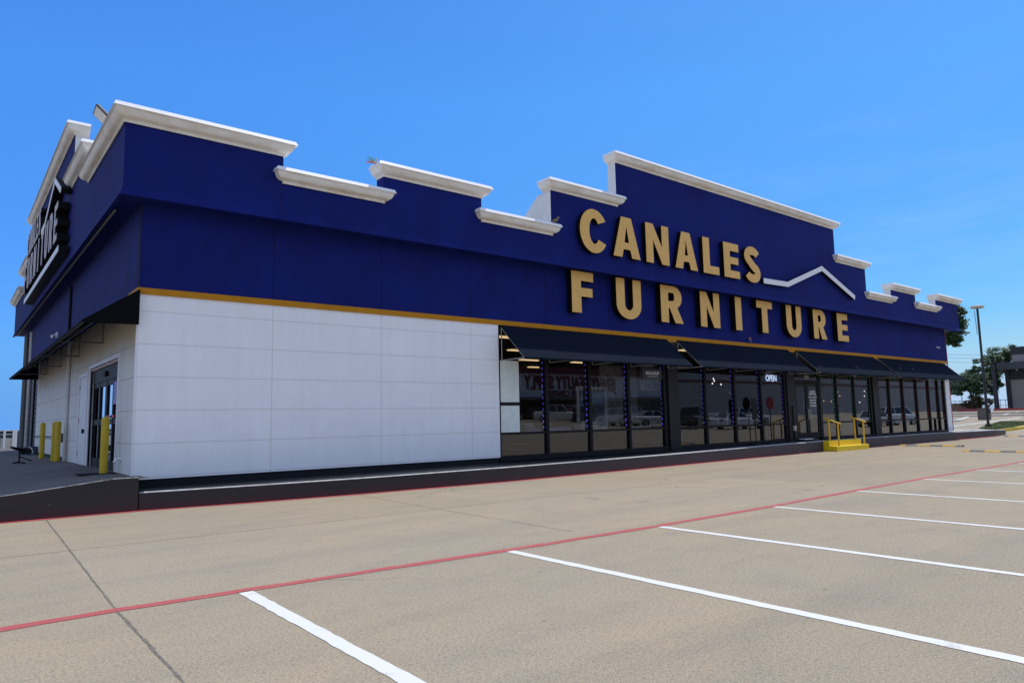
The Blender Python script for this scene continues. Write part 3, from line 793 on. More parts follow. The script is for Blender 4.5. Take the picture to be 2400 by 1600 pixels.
# ------------------------------------------------------------------ channel letters
def arc(cx, cy, rx, ry, a0, a1, n=14):
    return [(cx+rx*math.cos(R(a0+(a1-a0)*i/n)), cy+ry*math.sin(R(a0+(a1-a0)*i/n))) for i in range(n+1)]
def glyph(ch, w, h, st, bar):
    """outline(s) of a heavy grotesque capital: first polygon outer, the others holes"""
    if ch == 'I': return [[(0, 0), (st, 0), (st, h), (0, h)]]
    if ch == 'L': return [[(0, 0), (w, 0), (w, bar), (st, bar), (st, h), (0, h)]]
    if ch == 'T':
        c = w/2; return [[(c-st/2, 0), (c+st/2, 0), (c+st/2, h-bar), (w, h-bar), (w, h), (0, h), (0, h-bar), (c-st/2, h-bar)]]
    if ch == 'F':
        m = h*.40; return [[(0, 0), (st, 0), (st, m), (w*.95, m), (w*.95, m+bar*.95), (st, m+bar*.95), (st, h-bar), (w, h-bar), (w, h), (0, h)]]
    if ch == 'E':
        m = h*.40; return [[(0, 0), (w, 0), (w, bar*.95), (st, bar*.95), (st, m), (w*.93, m), (w*.93, m+bar*.9), (st, m+bar*.9), (st, h-bar), (w*.97, h-bar), (w*.97, h), (0, h)]]
    if ch == 'N': return [[(0, 0), (st*.92, 0), (st*.92, h*.60), (w-st*.95, 0), (w, 0), (w, h), (w-st*.92, h), (w-st*.92, h*.42), (st*.95, h), (0, h)]]
    if ch == 'A':
        c = w/2; s = st*1.02; t = .25*w/1.35
        k = (c-t)/h
        return [[(0, 0), (s, 0), (s+k*h*.20, h*.20), (w-s-k*h*.20, h*.20), (w-s, 0), (w, 0), (c+t, h), (c-t, h)],
                [(s+k*h*.20+.055, h*.37), (w-s-k*h*.20-.055, h*.37), (c, h*.80)]]
    if ch == 'U':
        r = w/2; ri = r-st; y = h*.36
        return [[(0, h)]+[(0, y)]+arc(r, y, r, y+.02, 180, 360)+[(w, h), (w-st, h)]+arc(r, y, ri, y-bar*.95, 360, 180)+[(st, h)]]
    if ch == 'R':
        m = h*.42; cy = (h+m-.03)/2; ry = (h-m+.03)/2
        bx = w*.58
        out = [(0, 0), (st, 0), (st, m-.03)]+[(st+.07, m-.03), (w-st*1.12, 0), (w, 0), (w*.74, m*.95)]+arc(bx, cy, w*.95-bx, ry, -62, 90)+[(0, h)]
        hole = [(st, m+bar*.72)]+arc(bx-.03, cy+.01, w*.95-bx-st*.95, ry-bar*.86, -90, 90)+[(st, h-bar*.84)]
        return [out, hole]
    if ch == 'C':
        cx, cy = w*.52, h/2; rx, ry = w*.52, h/2
        o_ = arc(cx, cy, rx, ry, 32, 328, 34)
        i_ = arc(cx+.01, cy, rx-st*1.0, ry-bar*.98, 322, 38, 30)
        return [o_+i_]
    if ch == 'S':
        P = arc(w*.5, h*.735, w*.5-.17, h*.265-.15, 18, 268, 18)[:-1]+arc(w*.5, h*.265, w*.5-.17, h*.265-.15, 88, -162, 18)
        # smooth the middle of the spine
        for _ in range(3):
            Q = P[:]
            for i in range(10, len(P)-10): Q[i] = tuple((P[i-1][k]+2*P[i][k]+P[i+1][k])/4 for k in (0, 1))
            P = Q
        Lf, Rt = [], []
        n = len(P)
        for i, p in enumerate(P):
            a, b2 = P[max(i-1, 0)], P[min(i+1, n-1)]
            dx, dy = b2[0]-a[0], b2[1]-a[1]; l = math.hypot(dx, dy); u = (-dy/l, dx/l)
            t = .165+.02*math.sin(math.pi*i/(n-1))
            Lf.append((p[0]+u[0]*t, p[1]+u[1]*t)); Rt.append((p[0]-u[0]*t, p[1]-u[1]*t))
        return [Lf+Rt[::-1]]

def fill(polys, depth, tf, name, mats, parent):
    """fill outlines (with holes) and give them depth; tf maps (u, v, out) to world"""
    cu = bpy.data.curves.new(name, 'CURVE'); cu.dimensions = '2D'; cu.fill_mode = 'BOTH'; cu.extrude = depth/2
    for p in polys:
        s = cu.splines.new('POLY'); s.points.add(len(p)-1); s.use_cyclic_u = True
        for i, q in enumerate(p): s.points[i].co = (q[0], q[1], 0, 1)
    return curve_to_mesh(cu, depth, tf, name, mats, parent)

def curve_to_mesh(cu, depth, tf, name, mats, parent):
    tmp = bpy.data.objects.new('tmp', cu); COL.objects.link(tmp)
    bpy.context.view_layer.update()
    dg = bpy.context.evaluated_depsgraph_get()
    me0 = bpy.data.meshes.new_from_object(tmp.evaluated_get(dg))
    mb = MB()
    mb.v = [tf(v.co.x, v.co.y, v.co.z+depth/2) for v in me0.vertices]
    mb.f = [tuple(p.vertices) for p in me0.polygons]; mb.m = [0]*len(mb.f)
    bpy.data.objects.remove(tmp); bpy.data.curves.remove(cu); bpy.data.meshes.remove(me0)
    return mb.build(name, mats, parent)

def text(s, size, tf, name, m, parent, depth=.004, bold=0.0, align='LEFT', space=1.0):
    cu = bpy.data.curves.new(name, 'FONT'); cu.body = s; cu.size = size; cu.extrude = depth/2; cu.offset = bold
    cu.align_x = align; cu.space_character = space; cu.resolution_u = 3
    return curve_to_mesh(cu, depth, tf, name, m, parent)

def sign_letter(sign, ch, w, h, st, bar, tf, dep, face_mat):
    g = glyph(ch, w, h, st, bar)
    body = fill(g, dep, tf, 'letter', M_blackmetal, sign)
    fill(g, .012, lambda u, v, o: tf(u, v, o+dep+.001), 'letter_face', face_mat, body)
    return body

def bent_bar(pts, wd):
    """outline of a bar of constant width along a bent line"""
    P = [Vector(p) for p in pts]; n = len(P); A, Bk = [], []
    for i in range(n):
        d0 = (P[i]-P[i-1]).normalized() if i else (P[1]-P[0]).normalized(); d1 = (P[i+1]-P[i]).normalized() if i < n-1 else d0
        n0 = Vector((-d0.y, d0.x)); n1 = Vector((-d1.y, d1.x)); b_ = n0+n1; b_ = b_/b_.dot(n0)
        A.append(tuple(P[i]+b_*wd/2)); Bk.append(tuple(P[i]-b_*wd/2))
    return [A+Bk[::-1]]

S = thing('store_sign', 'big gold letters reading CANALES FURNITURE with a white roof line over the shop windows', 'sign', (25, FY, 5))
for ch, x0, x1, z0, z1 in (('C', 15.86, 17.11, 7.04, 8.53), ('A', 17.42, 18.78, 7.09, 8.51), ('N', 19.11, 20.37, 7.08, 8.52), ('A', 20.72, 22.05, 7.08, 8.49), ('L', 22.42, 23.42, 7.08, 8.49), ('E', 23.77, 24.82, 7.08, 8.49), ('S', 25.20, 26.33, 7.07, 8.53)):
    sign_letter(S, ch, x1-x0, z1-z0, .415, .315, lambda u, v, o, x0=x0, z0=z0: (x0+u, FY-.02-o, z0+v), .17, M_goldletter)
for ch, x0, x1, z0, z1 in (('F', 15.80, 16.80, 5.08, 6.46), ('U', 17.92, 19.20, 5.06, 6.46), ('R', 20.29, 21.57, 5.08, 6.46), ('N', 22.65, 23.89, 5.07, 6.45), ('I', 24.98, 25.39, 5.08, 6.45), ('T', 26.53, 27.72, 5.09, 6.45), ('U', 28.85, 30.09, 5.06, 6.45), ('R', 31.17, 32.36, 5.09, 6.45), ('E', 33.42, 34.48, 5.10, 6.45)):
    sign_letter(S, ch, x1-x0, z1-z0, .425, .305, lambda u, v, o, x0=x0, z0=z0: (x0+u, WY-.02-o, z0+v), .23, M_goldletter)
rl = fill(bent_bar([(26.57, 7.22), (28.47, 7.26), (31.55, 8.34), (34.60, 7.25)], .22), .15, lambda u, v, o: (u, FY-.02-o, v), 'roof_line', M_blackmetal, S)
fill(bent_bar([(26.57, 7.22), (28.47, 7.26), (31.55, 8.34), (34.60, 7.25)], .22), .012, lambda u, v, o: (u, FY-.171-o, v), 'roof_line_face', M_whitetrim, rl)

S2 = thing('store_sign', 'white faced black letters reading CANALES FURNITURE over a bar on the side wall', 'sign', (FX, 30, 6.9))
def side_tf(y0, z0): return lambda u, v, o: (FX-.02-o, y0-u, z0+v)
def row(word, yA, yB, z0, h, wd, st, bar):
    n = len(word)
    for i, ch in enumerate(word):
        y0 = yA+(yB-yA)*i/n
        w_ = wd if ch != 'I' else st
        sign_letter(S2, ch, w_, h, st, bar, side_tf(y0-(wd-w_)/2, z0), .30, M_whiteletter)
row('FURNITURE', 35.3, 24.05, 7.25, 1.2, .80, .26, .21)
row('CANALES', 34.6, 29.55, 8.62, .98, .52, .17, .16)
sb = fill([[(0, 0), (11.2, 0), (11.2, .19), (0, .19)]], .27, side_tf(35.4, 6.84), 'bar', M_blackmetal, S2)
fill([[(0, 0), (11.2, 0), (11.2, .19), (0, .19)]], .012, lambda u, v, o: (FX-.291-o, 35.4-u, 6.84+v), 'bar_face', M_whitetrim, sb)
rp = bent_bar([(5.6, 8.62), (6.7, 8.64), (9.2, 9.5), (10.9, 8.72)], .18)
rl2 = fill(rp, .27, side_tf(35.2, 0), 'roof_line', M_blackmetal, S2)
fill(rp, .012, lambda u, v, o: (FX-.291-o, 35.2-u, v), 'roof_line_face', M_whitetrim, rl2)

# ------------------------------------------------------------------ window signs and lettering
o = thing('open_sign', 'glowing white OPEN sign hung inside the shop window', 'sign', (28.2, GY+.1, 3.05))
MB().box(27.62, 28.72, GY+.12, GY+.14, 3.02, 3.42).build('backing', M_black, o)
text('OPEN', .37, lambda u, v, q: (27.66+u*.92, GY+.119-q, 3.09+v), 'lettering', M_open, o, .01, .012)
o = thing('window_sign', 'dark rectangular sign with white lettering MALOUF hung on the glass of the fourth pane', 'sign', (20.0, GY-.03, 3.0))
MB().box(19.48, 20.56, GY-.045, GY-.03, 2.99, 3.35).build('sign_panel', mat('slate_panel', (.02, .026, .034), .4), o)
text('MALOUF', .155, lambda u, v, q: (20.02+u*1.12, GY-.0455-q, 3.16+v), 'lettering', M_lettering, o, .004, .004, 'CENTER', 1.1)
text('SLEEP PRODUCTS', .05, lambda u, v, q: (20.02+u*1.2, GY-.0455-q, 3.07+v), 'lettering', M_lettering, o, .004, 0, 'CENTER', 1.2)
o = thing('window_sign', 'cream sign with thin black letters HOM behind the dark window sign', 'sign', (20.6, GY+.5, 2.6))
MB().box(20.1, 21.2, GY+.6, GY+.63, 2.62, 3.6).build('sign_panel', mat('cream_panel', (.5, .47, .4), .7), o)
text('HOM', .34, lambda u, v, q: (20.35+u, GY+.599-q, 2.68+v), 'lettering', M_black, o, .004)
text('Z', .34, lambda u, v, q: (20.75+u, GY+.599-q, 3.1+v), 'lettering', M_black, o, .004)
o = thing('door_lettering', 'white lettering with the shop name and opening hours on the right door leaf', 'lettering', (31.28, GY, 2.2))
dtf = lambda x, z: (lambda u, v, q: (x+u, GY-.014-q, z+v))
text('CANALES', .115, dtf(31.28, 2.62), 'lettering', M_lettering, o, .002, .003, 'CENTER')
text('FURNITURE', .125, dtf(31.28, 2.50), 'lettering', M_lettering, o, .002, .004, 'CENTER')
text('MON - SUNDAY', .105, dtf(31.28, 2.36), 'lettering', M_lettering, o, .002, .003, 'CENTER')
text('10:00AM-8:00PM', .09, dtf(31.28, 2.23), 'lettering', M_lettering, o, .002, .003, 'CENTER')
text('214-575-9501', .105, dtf(31.28, 2.10), 'lettering', M_lettering, o, .002, .003, 'CENTER')
text('214-575-8997', .105, dtf(31.28, 1.97), 'lettering', M_lettering, o, .002, .003, 'CENTER')
o = thing('house_number', 'pale street number 7725 on the glass above the door', 'number', (30.9, GY, 3.22))
text('7725', .2, lambda u, v, q: (30.85+u, GY-.012-q, 3.24+v), 'lettering', mat('cream_number', (.6, .56, .42), .6), o, .002, .004, 'CENTER')

# ------------------------------------------------------------------ things inside the shop
o = thing('display_panel', 'tall pale panel with a dark rail covering part of the first pane', 'panel', (13.4, GY-.03, 1.26))
MB().box(13.02, 13.75, GY-.035, GY-.022, 1.26, 3.42).build('sheet', mat('pale_sheet', (.70, .78, .75), .8, var=.08, scale=6), o)
MB().box(13.02, 13.77, GY-.050, GY-.036, 2.06, 2.16).build('rail', M_frame, o)
def bed(x, y, c1, c2, label):
    o = thing('mattress_bed', label, 'bed', (x, y, .54))
    MB().box(x-1, x+1, y-.8, y+.8, .54, .84).build('base', mat('bed_base_'+str(round(c2[0], 2)), c2, .8), o, bevel=.03)
    MB().box(x-1, x+1, y-.8, y+.8, .845, 1.35).build('mattress', mat('mattress_'+str(round(c1[0], 2)), c1, .8), o, bevel=.12)
    MB().box(x-.95, x-.55, y-.6, y+.6, 1.352, 1.52).build('pillow', mat('pillow_white', (.6, .6, .62), .8), o, bevel=.07)
bed(15.6, 18.2, (.42, .36, .62), (.42, .45, .40), 'lilac mattress on a pale base just inside the first pane')
bed(17.6, 19.6, (.05, .09, .26), (.04, .04, .05), 'dark blue mattress behind the second pane')
def sofa(x, y, c, label, rz=0):
    o = thing('sofa', label, 'sofa', (x, y, .54), rz)
    m = mat('sofa_'+str(c), c, .8)
    a = MB().box(-1.1, 1.1, -.45, .45, .1, .42).build('seat', m, o, bevel=.05, world=False)
    MB().box(-1.1, 1.1, .3, .52, .425, .95).build('backrest', m, o, bevel=.06, world=False)
    for s in (-1, 1): MB().cbox((s*1.2, 0, .33), (.2, .95, .62)).build('armrest', m, o, bevel=.05, world=False)
    for sx in (-1, 1):
        for sy in (-1, 1): MB().cbox((sx*1.05, sy*.38, .05), (.08, .08, .1)).build('leg', M_black, o, world=False)
sofa(23.6, 19.4, (.05, .05, .055), 'charcoal sofa left of the OPEN sign inside the shop', R(180))
sofa(34.4, 20.2, (.22, .20, .18), 'taupe sofa inside the shop right of the front door', R(180))
sofa(41.5, 21.0, (.16, .16, .17), 'grey sofa inside the shop in the last window', R(160))
o = thing('dresser', 'white dresser with a tall framed mirror behind the dark window sign', 'dresser', (17.85, 17.8, .54))
MB().box(17.2, 18.5, 17.6, 18.0, .6, 1.5).build('cabinet', mat('white_lacquer', (.72, .72, .72), .4), o, bevel=.01)
for i in range(3):
    for j in range(2): MB().box(17.24+.42*i, 17.62+.42*i, 17.57, 17.598, .7+.4*j, 1.05+.4*j).build('drawer', mat('white_lacquer', (.72, .72, .72), .4), o)
mb = MB(); mb.box(17.2, 17.31, 17.8, 17.86, 1.51, 2.75); mb.box(18.59, 18.7, 17.8, 17.86, 1.51, 2.75); mb.box(17.31, 18.59, 17.8, 17.86, 2.64, 2.75); mb.build('mirror_frame', mat('white_lacquer', (.72, .72, .72), .4), o)
MB().box(17.31, 18.59, 17.82, 17.84, 1.51, 2.64).build('mirror', mat('mirror_glass', (.5, .5, .52), .05, metal=1), o)
for i, (x, lab) in enumerate(((24.2, 'left one of three white picture frames standing on the floor in the second window'), (25.7, 'middle one of three white picture frames standing on the floor in the second window'), (27.2, 'right one of three white picture frames standing on the floor in the second window'))):
    mb = MB(); y = 17.6
    mb.box(x, x+.06, y, y+.04, .56, 1.75); mb.box(x+.84, x+.9, y, y+.04, .56, 1.75); mb.box(x+.06, x+.84, y, y+.04, 1.69, 1.75); mb.box(x+.06, x+.84, y, y+.04, .56, .62)
    o = thing('picture_frame', lab, 'picture frame', (x, y, .56), 0, 'white frames behind the glass')
    mb.build('frame', mat('white_frame', (.6, .6, .6), .5), o); MB().box(x+.06, x+.84, y+.02, y+.035, .62, 1.69).build('picture', mat('grey_print', (.14, .15, .16), .5), o)
for (x, y, r, h, lab) in ((33.2, 18.0, .42, .62, 'white drum lamp shade right of the front door'), (41.2, 18.6, .36, .5, 'pale drum lamp in the last window'), (39.9, 20.0, .3, .5, 'smaller pale lamp deeper in the last window')):
    o = thing('table_lamp', lab, 'lamp', (x, y, .54))
    MB().lathe([(r*.9, 0), (r, h)][::-1], (x, y, 1.45), 20).build('lamp_shade', mat('linen_shade', (.55, .56, .56), .8), o, smooth=True)
    MB().lathe([(.16, 0), (.05, .06), (.04, .5), (.1, .7), (.03, .92)], (x, y, .54), 14).build('base', M_black, o, smooth=True)
for i, (x, y, z, lab) in enumerate(((26.15, 18.4, 3.0, 'cluster of small bright bulbs hanging near the OPEN sign'), (40.3, 18.8, 2.6, 'cluster of bright bulbs hanging in the last window'), (36.1, 18.6, 2.5, 'cluster of warm bulbs hanging right of the yellow steps'))):
    o = thing('pendant_lamp', lab, 'lamp', (x, y, z))
    rr = random.Random(50+i); bm_ = mat('bulb_white', (.8, .8, .8), .4, emit=(1, .95, .85), estr=3) if i < 2 else mat('bulb_warm', (.8, .6, .4), .4, emit=(1, .6, .25), estr=1.6)
    for k in range(5):
        px, py, pz = x+rr.uniform(-.5, .9), y+rr.uniform(-.3, .3), z+rr.uniform(-.5, .25)
        MB().lathe([(.001, -.028), (.022, -.018), (.028, 0), (.018, .024), (.007, .045)], (px, py, pz), 10).build('bulb', bm_, o, smooth=True)
        MB().tube([(px, py, pz+.06), (px, py, 4.5)], .004, 5).build('cord', M_black, o)
o = thing('side_table', 'round white pedestal table behind the fourth pane', 'table', (19.9, 17.5, .54))
MB().lathe([(.32, 0), (.30, .03), (.13, .12), (.10, .5), (.14, .72)], (19.9, 17.5, .54), 20).build('pedestal', mat('white_lacquer', (.72, .72, .72), .4), o, smooth=True)
MB().lathe([(.5, 0), (.52, .02), (.52, .06)], (19.9, 17.5, 1.262), 24).build('table_top', mat('white_lacquer', (.72, .72, .72), .4), o)
o = thing('wall_poster', 'large pale mottled poster standing behind the fourth pane', 'poster', (19.9, 18.3, 1.5))
MB().box(18.9, 20.9, 18.3, 18.34, 1.5, 3.6).build('print', mat('poster_print', (.40, .38, .36), .6, var=.6, scale=1.6), o)
# ------------------------------------------------------------------ things on the front walk
o = thing('yellow_steps', 'bright yellow concrete step with two yellow handrails at the shop door', 'steps', (31.3, 15.3, 0))
mb = MB(); mb.prism([(15.16, -.02), (15.16, .2), (15.18, .22), (15.50, .22), (15.50, .45), (15.77, .455), (15.77, -.02)], 0, 30.0, 32.95); mb.build('step', M_yellow, o)
for x, zz in ((30.40, 0), (32.75, .04)):
    r_ = MB(); r_.tube([(x, 15.82, 1.42+zz), (x+.02, 15.14, 1.17+zz)], .038, 10); rail = r_.build('handrail', M_yellow_rail, o, smooth=True)
    for y, z0, z1 in ((15.66, .45, 1.36+zz), (15.26, .22, 1.21+zz)):
        p = MB(); p.tube([(x, y, z0), (x, y, z1)], .040, 10); p.build('post', M_yellow_rail, rail, smooth=True)
def stand(x, y, zb, ztop, label):
    o = thing('sign_stand', label, 'sign stand', (x, y, zb))
    MB().box(x-.35, x+.35, y-.2, y+.2, zb, zb+.05).build('base', M_black, o, bevel=.01)
    MB().tube([(x, y, zb+.05), (x, y, ztop)], .022, 8).build('pole', M_black, o)
    return o
o = stand(26.85, 16.30, .44, 2.0, 'slim black stand with a round dark red board left of the front door')
mb = MB(); mb.tube([(26.8, 16.24, 2.12), (26.8, 16.27, 2.12)], .27, 24); mb.build('board', mat('dark_red_board', (.045, .003, .006), .7, spec=.1), o)
o = stand(25.7, 16.30, .43, 2.25, 'slim black stand with a dark tall board before the second window')
MB().box(25.5, 25.85, 16.26, 16.29, 1.45, 2.3).build('board', M_black, o)
o = thing('floor_tray', 'low black tray with a pale lid lying on the walk beside the door', 'tray', (29.4, 16.25, .45))
MB().box(29.0, 29.85, 16.1, 16.42, .45, .53).build('tray', M_black, o, bevel=.01); MB().box(29.1, 29.8, 16.08, 16.36, .532, .56).build('lid', M_whitetrim, o, bevel=.008)

# ------------------------------------------------------------------ bollards
def bollard_proto(loc, label):
    o = thing('bollard', label, 'bollard', loc, 0, 'yellow bollards by the side wall')
    mb = MB(); mb.lathe([(.082, 0), (.082, 1.20), (.078, 1.235), (.06, 1.265), (.03, 1.28), (.001, 1.285)], (0, 0, 0), 20)
    mb.build('post', mat('yellow_bollard', (.55, .38, .006), .5, var=.12, scale=5, bump=.15, bscale=30), o, smooth=True, world=False)
    mb = MB(); mb.lathe([(.084, 0), (.084, .03)], (0, 0, 0), 20); mb.build('base_ring', M_black, o, world=False)
    return o
bol = bollard_proto((2.86, 18.15, .60), 'worn yellow bollard in front of the glazed side entrance')
bc = list(bol.children)
for loc, lab, sc in (((2.83, 27.0, .60), 'thinner yellow bollard standing close behind its twin, left of the pair', .92), ((2.87, 26.5, .60), 'front yellow bollard of the close pair by the downpipe', 1.0), ((2.78, 29.9, .60), 'farthest yellow bollard near the end of the white side wall', 1.0)):
    c = bol.copy(); COL.objects.link(c); c.location = loc; c['label'] = lab; c.scale = (sc, sc, 1)
    for ch in bc:
        k = ch.copy(); COL.objects.link(k); k.parent = c
o = thing('doormat', 'thin black rubber mat lying at the foot of the nearest bollard', 'mat', (2.8, 18.2, .62))
MB().box(2.35, 3.1, 18.0, 18.45, .622, .634).build('mat', M_black, o)

# folding bench on the drive
bx0, by0, bz0 = 1.95, 27.2, .585
o = thing('folding_bench', 'low black folding bench with a padded roll standing on the side driveway', 'bench', (bx0, by0, bz0))
mb = MB(); mb.tube([(bx0, by0, bz0), (bx0, by0, bz0+.42)], .022, 8); mb.build('post', M_black, o)
mb = MB(); mb.tube([(bx0-.16, by0-.1, bz0+.03), (bx0, by0, bz0+.05), (bx0+.13, by0-.3, bz0+.02)], .024, 8); mb.tube([(bx0, by0+.1, bz0+.22), (bx0+.36, by0+.4, bz0+.06)], .018, 8); mb.build('foot', M_black, o)
mb = MB(); mb.tube([(bx0-.24, by0-.3, bz0+.52), (bx0-.1, by0-.1, bz0+.47), (bx0+.3, by0+.2, bz0+.40)], [.035, .05, .04], 8); mb.build('beam', M_black, o)
mb = MB(); mb.tube([(bx0+.10, by0-.1, bz0+.38), (bx0+.27, by0+.3, bz0+.40)], .105, 16); mb.build('padded_roll', M_black, o, smooth=True)
mb = MB(); mb.tube([(bx0+.22, by0+.0, bz0+.50), (bx0+.30, by0+.0, bz0+.47), (bx0+.34, by0+.0, bz0+.38), (bx0+.33, by0, bz0+.30)], .014, 8); mb.build('white_strap', M_whitetrim, o)
mb = MB(); mb.tube([(bx0-.52, by0, bz0+.02), (bx0-.52, by0, bz0+1.0)], .012, 6); mb.build('upright', M_rod_grey, o)

# low white storefront far beyond the drive
o = thing('far_storefront', 'low white storefront with posts and dark windows far beyond the side driveway', 'building', (3.5, 62, 0))
mb = MB(); mb.box(-4, 4.15, 62.3, 66, .2, 1.12); mb.build('wall', mat('pale_grey_wall', (.55, .54, .5), .8, var=.05), o)
mb = MB(); mb.box(-4, 4.15, 62.2, 62.299, .1, .36); mb.build('base', M_whitetrim, o)
mb = MB(); mb.box(-4, 4.15, 62.35, 66, 1.121, 1.62); mb.build('window', mat('dark_teal_glass', (.02, .05, .07), .2), o)
mb = MB(); mb.box(-4, 4.15, 62.33, 62.349, 1.36, 1.41); mb.build('window_bar', M_whitetrim, o)
mb = MB(); mb.box(-4, 5.4, 62.2, 66, 1.621, 1.70); mb.build('roof', M_whitetrim, o)
for x in (2.0, 3.44, 3.98, 4.12): MB().box(x, x+.13, 62.0, 62.19, .1, 1.69).build('post', M_whitetrim, o)
MB().box(4.27, 5.3, 62.1, 62.3, .1, 1.62).build('door', mat('navy_panel', (.015, .02, .05), .4), o)

# flood light on the roof
o = thing('flood_light', 'grey flood light head rising above the left corner cornice', 'flood light', (3.1, 21.3, 7.1))
mb = MB(); mb.tube([(3.35, 21.6, 7.1), (3.35, 21.6, 9.6), (3.15, 21.5, 9.95)], .04, 8); mb.build('pole', M_rod_grey, o)
hd = MB(); hd.box(-.42, .42, -.21, .21, -.045, .045); h = hd.build('head', mat('dark_grey_housing', (.03, .03, .032), .5), o, bevel=.02, world=False)
lens = MB(); lens.box(-.38, -.01, -.18, .18, -.052, -.0455); lens.box(.01, .38, -.18, .18, -.052, -.0455); ln = lens.build('lens', mat('flood_lens', (.68, .68, .62), .4), h, world=False)
ax = (Rv*.60-Uv*.62+Fv*.12).normalized(); nrm = (Fv*.85+Rv*.55+Uv*.50); nrm = (nrm-ax*nrm.dot(ax)).normalized(); sd = nrm.cross(ax)
mm = Matrix.Identity(4)
for i in range(3): mm[i][0] = ax[i]; mm[i][1] = sd[i]; mm[i][2] = nrm[i]
h.matrix_basis = Matrix.Translation(Vector((3.12, 21.6, 10.12))-Vector(o.location)) @ mm

# ribbon, bird
o = thing('tattered_ribbon', 'tattered pink and blue ribbon caught on the left end of the second high cornice', 'ribbon', (8.45, 16.05, 8.45))
rr = random.Random(3)
for c, nm in (((.75, .25, .35), 'pink'), ((.2, .6, .75), 'blue'), ((.75, .75, .78), 'white'), ((.35, .55, .45), 'green')):
    mb = MB()
    for k in range(5):
        a = Vector((8.5, 16.04, 8.36)); d_ = Vector((rr.uniform(-.30, .06), rr.uniform(-.05, .05), rr.uniform(-.08, .16)))
        u = Vector((.012, 0, .018)); mb.quad(a-u, a+u, a+d_+u, a+d_-u)
    mb.build('streamer', mat('ribbon_'+nm, c, .6), o)
o = thing('pigeon', 'small brown bird perched on the right end of a low cornice', 'bird', (14.82, 16.1, 7.77))
mb = MB(); mb.tube([(14.66, 16.1, 7.80), (14.74, 16.1, 7.84), (14.84, 16.1, 7.88), (14.92, 16.1, 7.93), (14.96, 16.1, 7.98)], [.012, .045, .062, .05, .03], 10)
mb.tube([(14.93, 16.1, 7.97), (14.97, 16.1, 8.01), (15.0, 16.1, 8.01), (15.04, 16.1, 8.0)], [.03, .036, .026, .004], 8)
mb.tube([(14.84, 16.09, 7.84), (14.84, 16.09, 7.76)], .008, 5); mb.tube([(14.86, 16.12, 7.84), (14.86, 16.12, 7.76)], .008, 5)
mb.build('body', mat('brown_plumage', (.18, .13, .09), .8), o, smooth=True)

# ------------------------------------------------------------------ speed bumps
def bump(x, y0, y1, label):
    o = thing('speed_bump', label, 'speed bump', (x, (y0+y1)/2, 0), 0, 'black rubber speed bumps with yellow blocks')
    n = int(abs(y1-y0)/.25); prof_ = [(-.19, 0), (-.16, .03), (-.08, .075), (.08, .075), (.16, .03), (.19, 0)]
    mb = MB(); L_ = abs(y1-y0)
    for i in range(n):
        a = min(y0, y1)+L_*i/n; b2 = a+L_/n; yel = 1 if (i % 4) in (1, 2) else 0
        mb.prism([(x+p[0], p[1]) for p in prof_], 1, a, b2-.002, yel)
    mb.build('strip', [mat('black_rubber', (.13, .125, .115), .7, var=.3, scale=8), mat('yellow_block', (.46, .27, .03), .6, var=.2, scale=8)], o)
bump(36.35, 12.5, 15.2, 'black speed bump with yellow blocks nearest the yellow steps')
bump(32.0, 8.4, 11.0, 'black speed bump with yellow blocks closest to the camera, cut by the right edge')
bump(51.2, 12.2, 15.3, 'farthest black speed bump with yellow blocks, before the yellow kerb')

# ------------------------------------------------------------------ right-hand background
# yellow kerb and grass island
KY = [(60.4, 18.1), (62, 18.35), (64.5, 18.3), (70, 18.9), (80, 19.5)]
mb = MB()
for (x0, y0), (x1, y1) in zip(KY, KY[1:]):
    a, b2 = gz(x0, y0), gz(x1, y1)
    mb.quad((x0, y0, a-.05), (x1, y1, b2-.05), (x1, y1, b2+.17), (x0, y0, a+.2)); mb.quad((x0, y0, a+.2), (x1, y1, b2+.17), (x1, y1+.3, b2+.17), (x0, y0+.3, a+.2))
struct(mb.build('yellow_kerb', mat('yellow_kerb_paint', (.60, .42, .03), .7, var=.1, scale=3)))
mb = MB(); rr = random.Random(5)
isl = [(60.4, 18.4), (62, 18.65), (70, 19.2), (80, 19.8), (80, 23.5), (70, 22.4), (63.5, 20.6)]
mb.poly([(x, y, gz(x, y)+.16) for x, y in isl])
for k in range(5000):
    x = rr.uniform(60.5, 78); yl = 18.5+(x-60.4)*.075; yh = min(18.6+(x-60.4)*.75, 20.6+(x-63.5)*.2)
    y = rr.uniform(yl, max(yl+.05, yh)); z = gz(x, y)+.15; a = rr.uniform(0, 6.28); hh = rr.uniform(.04, .11)
    mb.poly([(x-.03*math.cos(a), y-.03*math.sin(a), z), (x+.03*math.cos(a), y+.03*math.sin(a), z), (x+rr.uniform(-.04, .04), y+rr.uniform(-.04, .04), z+hh)])
tag(mb.build('grass', mat('lawn', (.14, .16, .06), .8, var=.4, scale=2)), kind='stuff')
# concrete between the store end and the island
mb = MB(); mb.poly([(47.45, 16.9, .405), (60.4, 18.4, .21), (63.5, 20.6, gz(63.5, 20.6)+.12), (58, 26, .1), (47.45, 24, .36)])
struct(mb.build('side_walk', mat('pale_concrete', (.42, .39, .34), .85, var=.1, scale=1.5)))
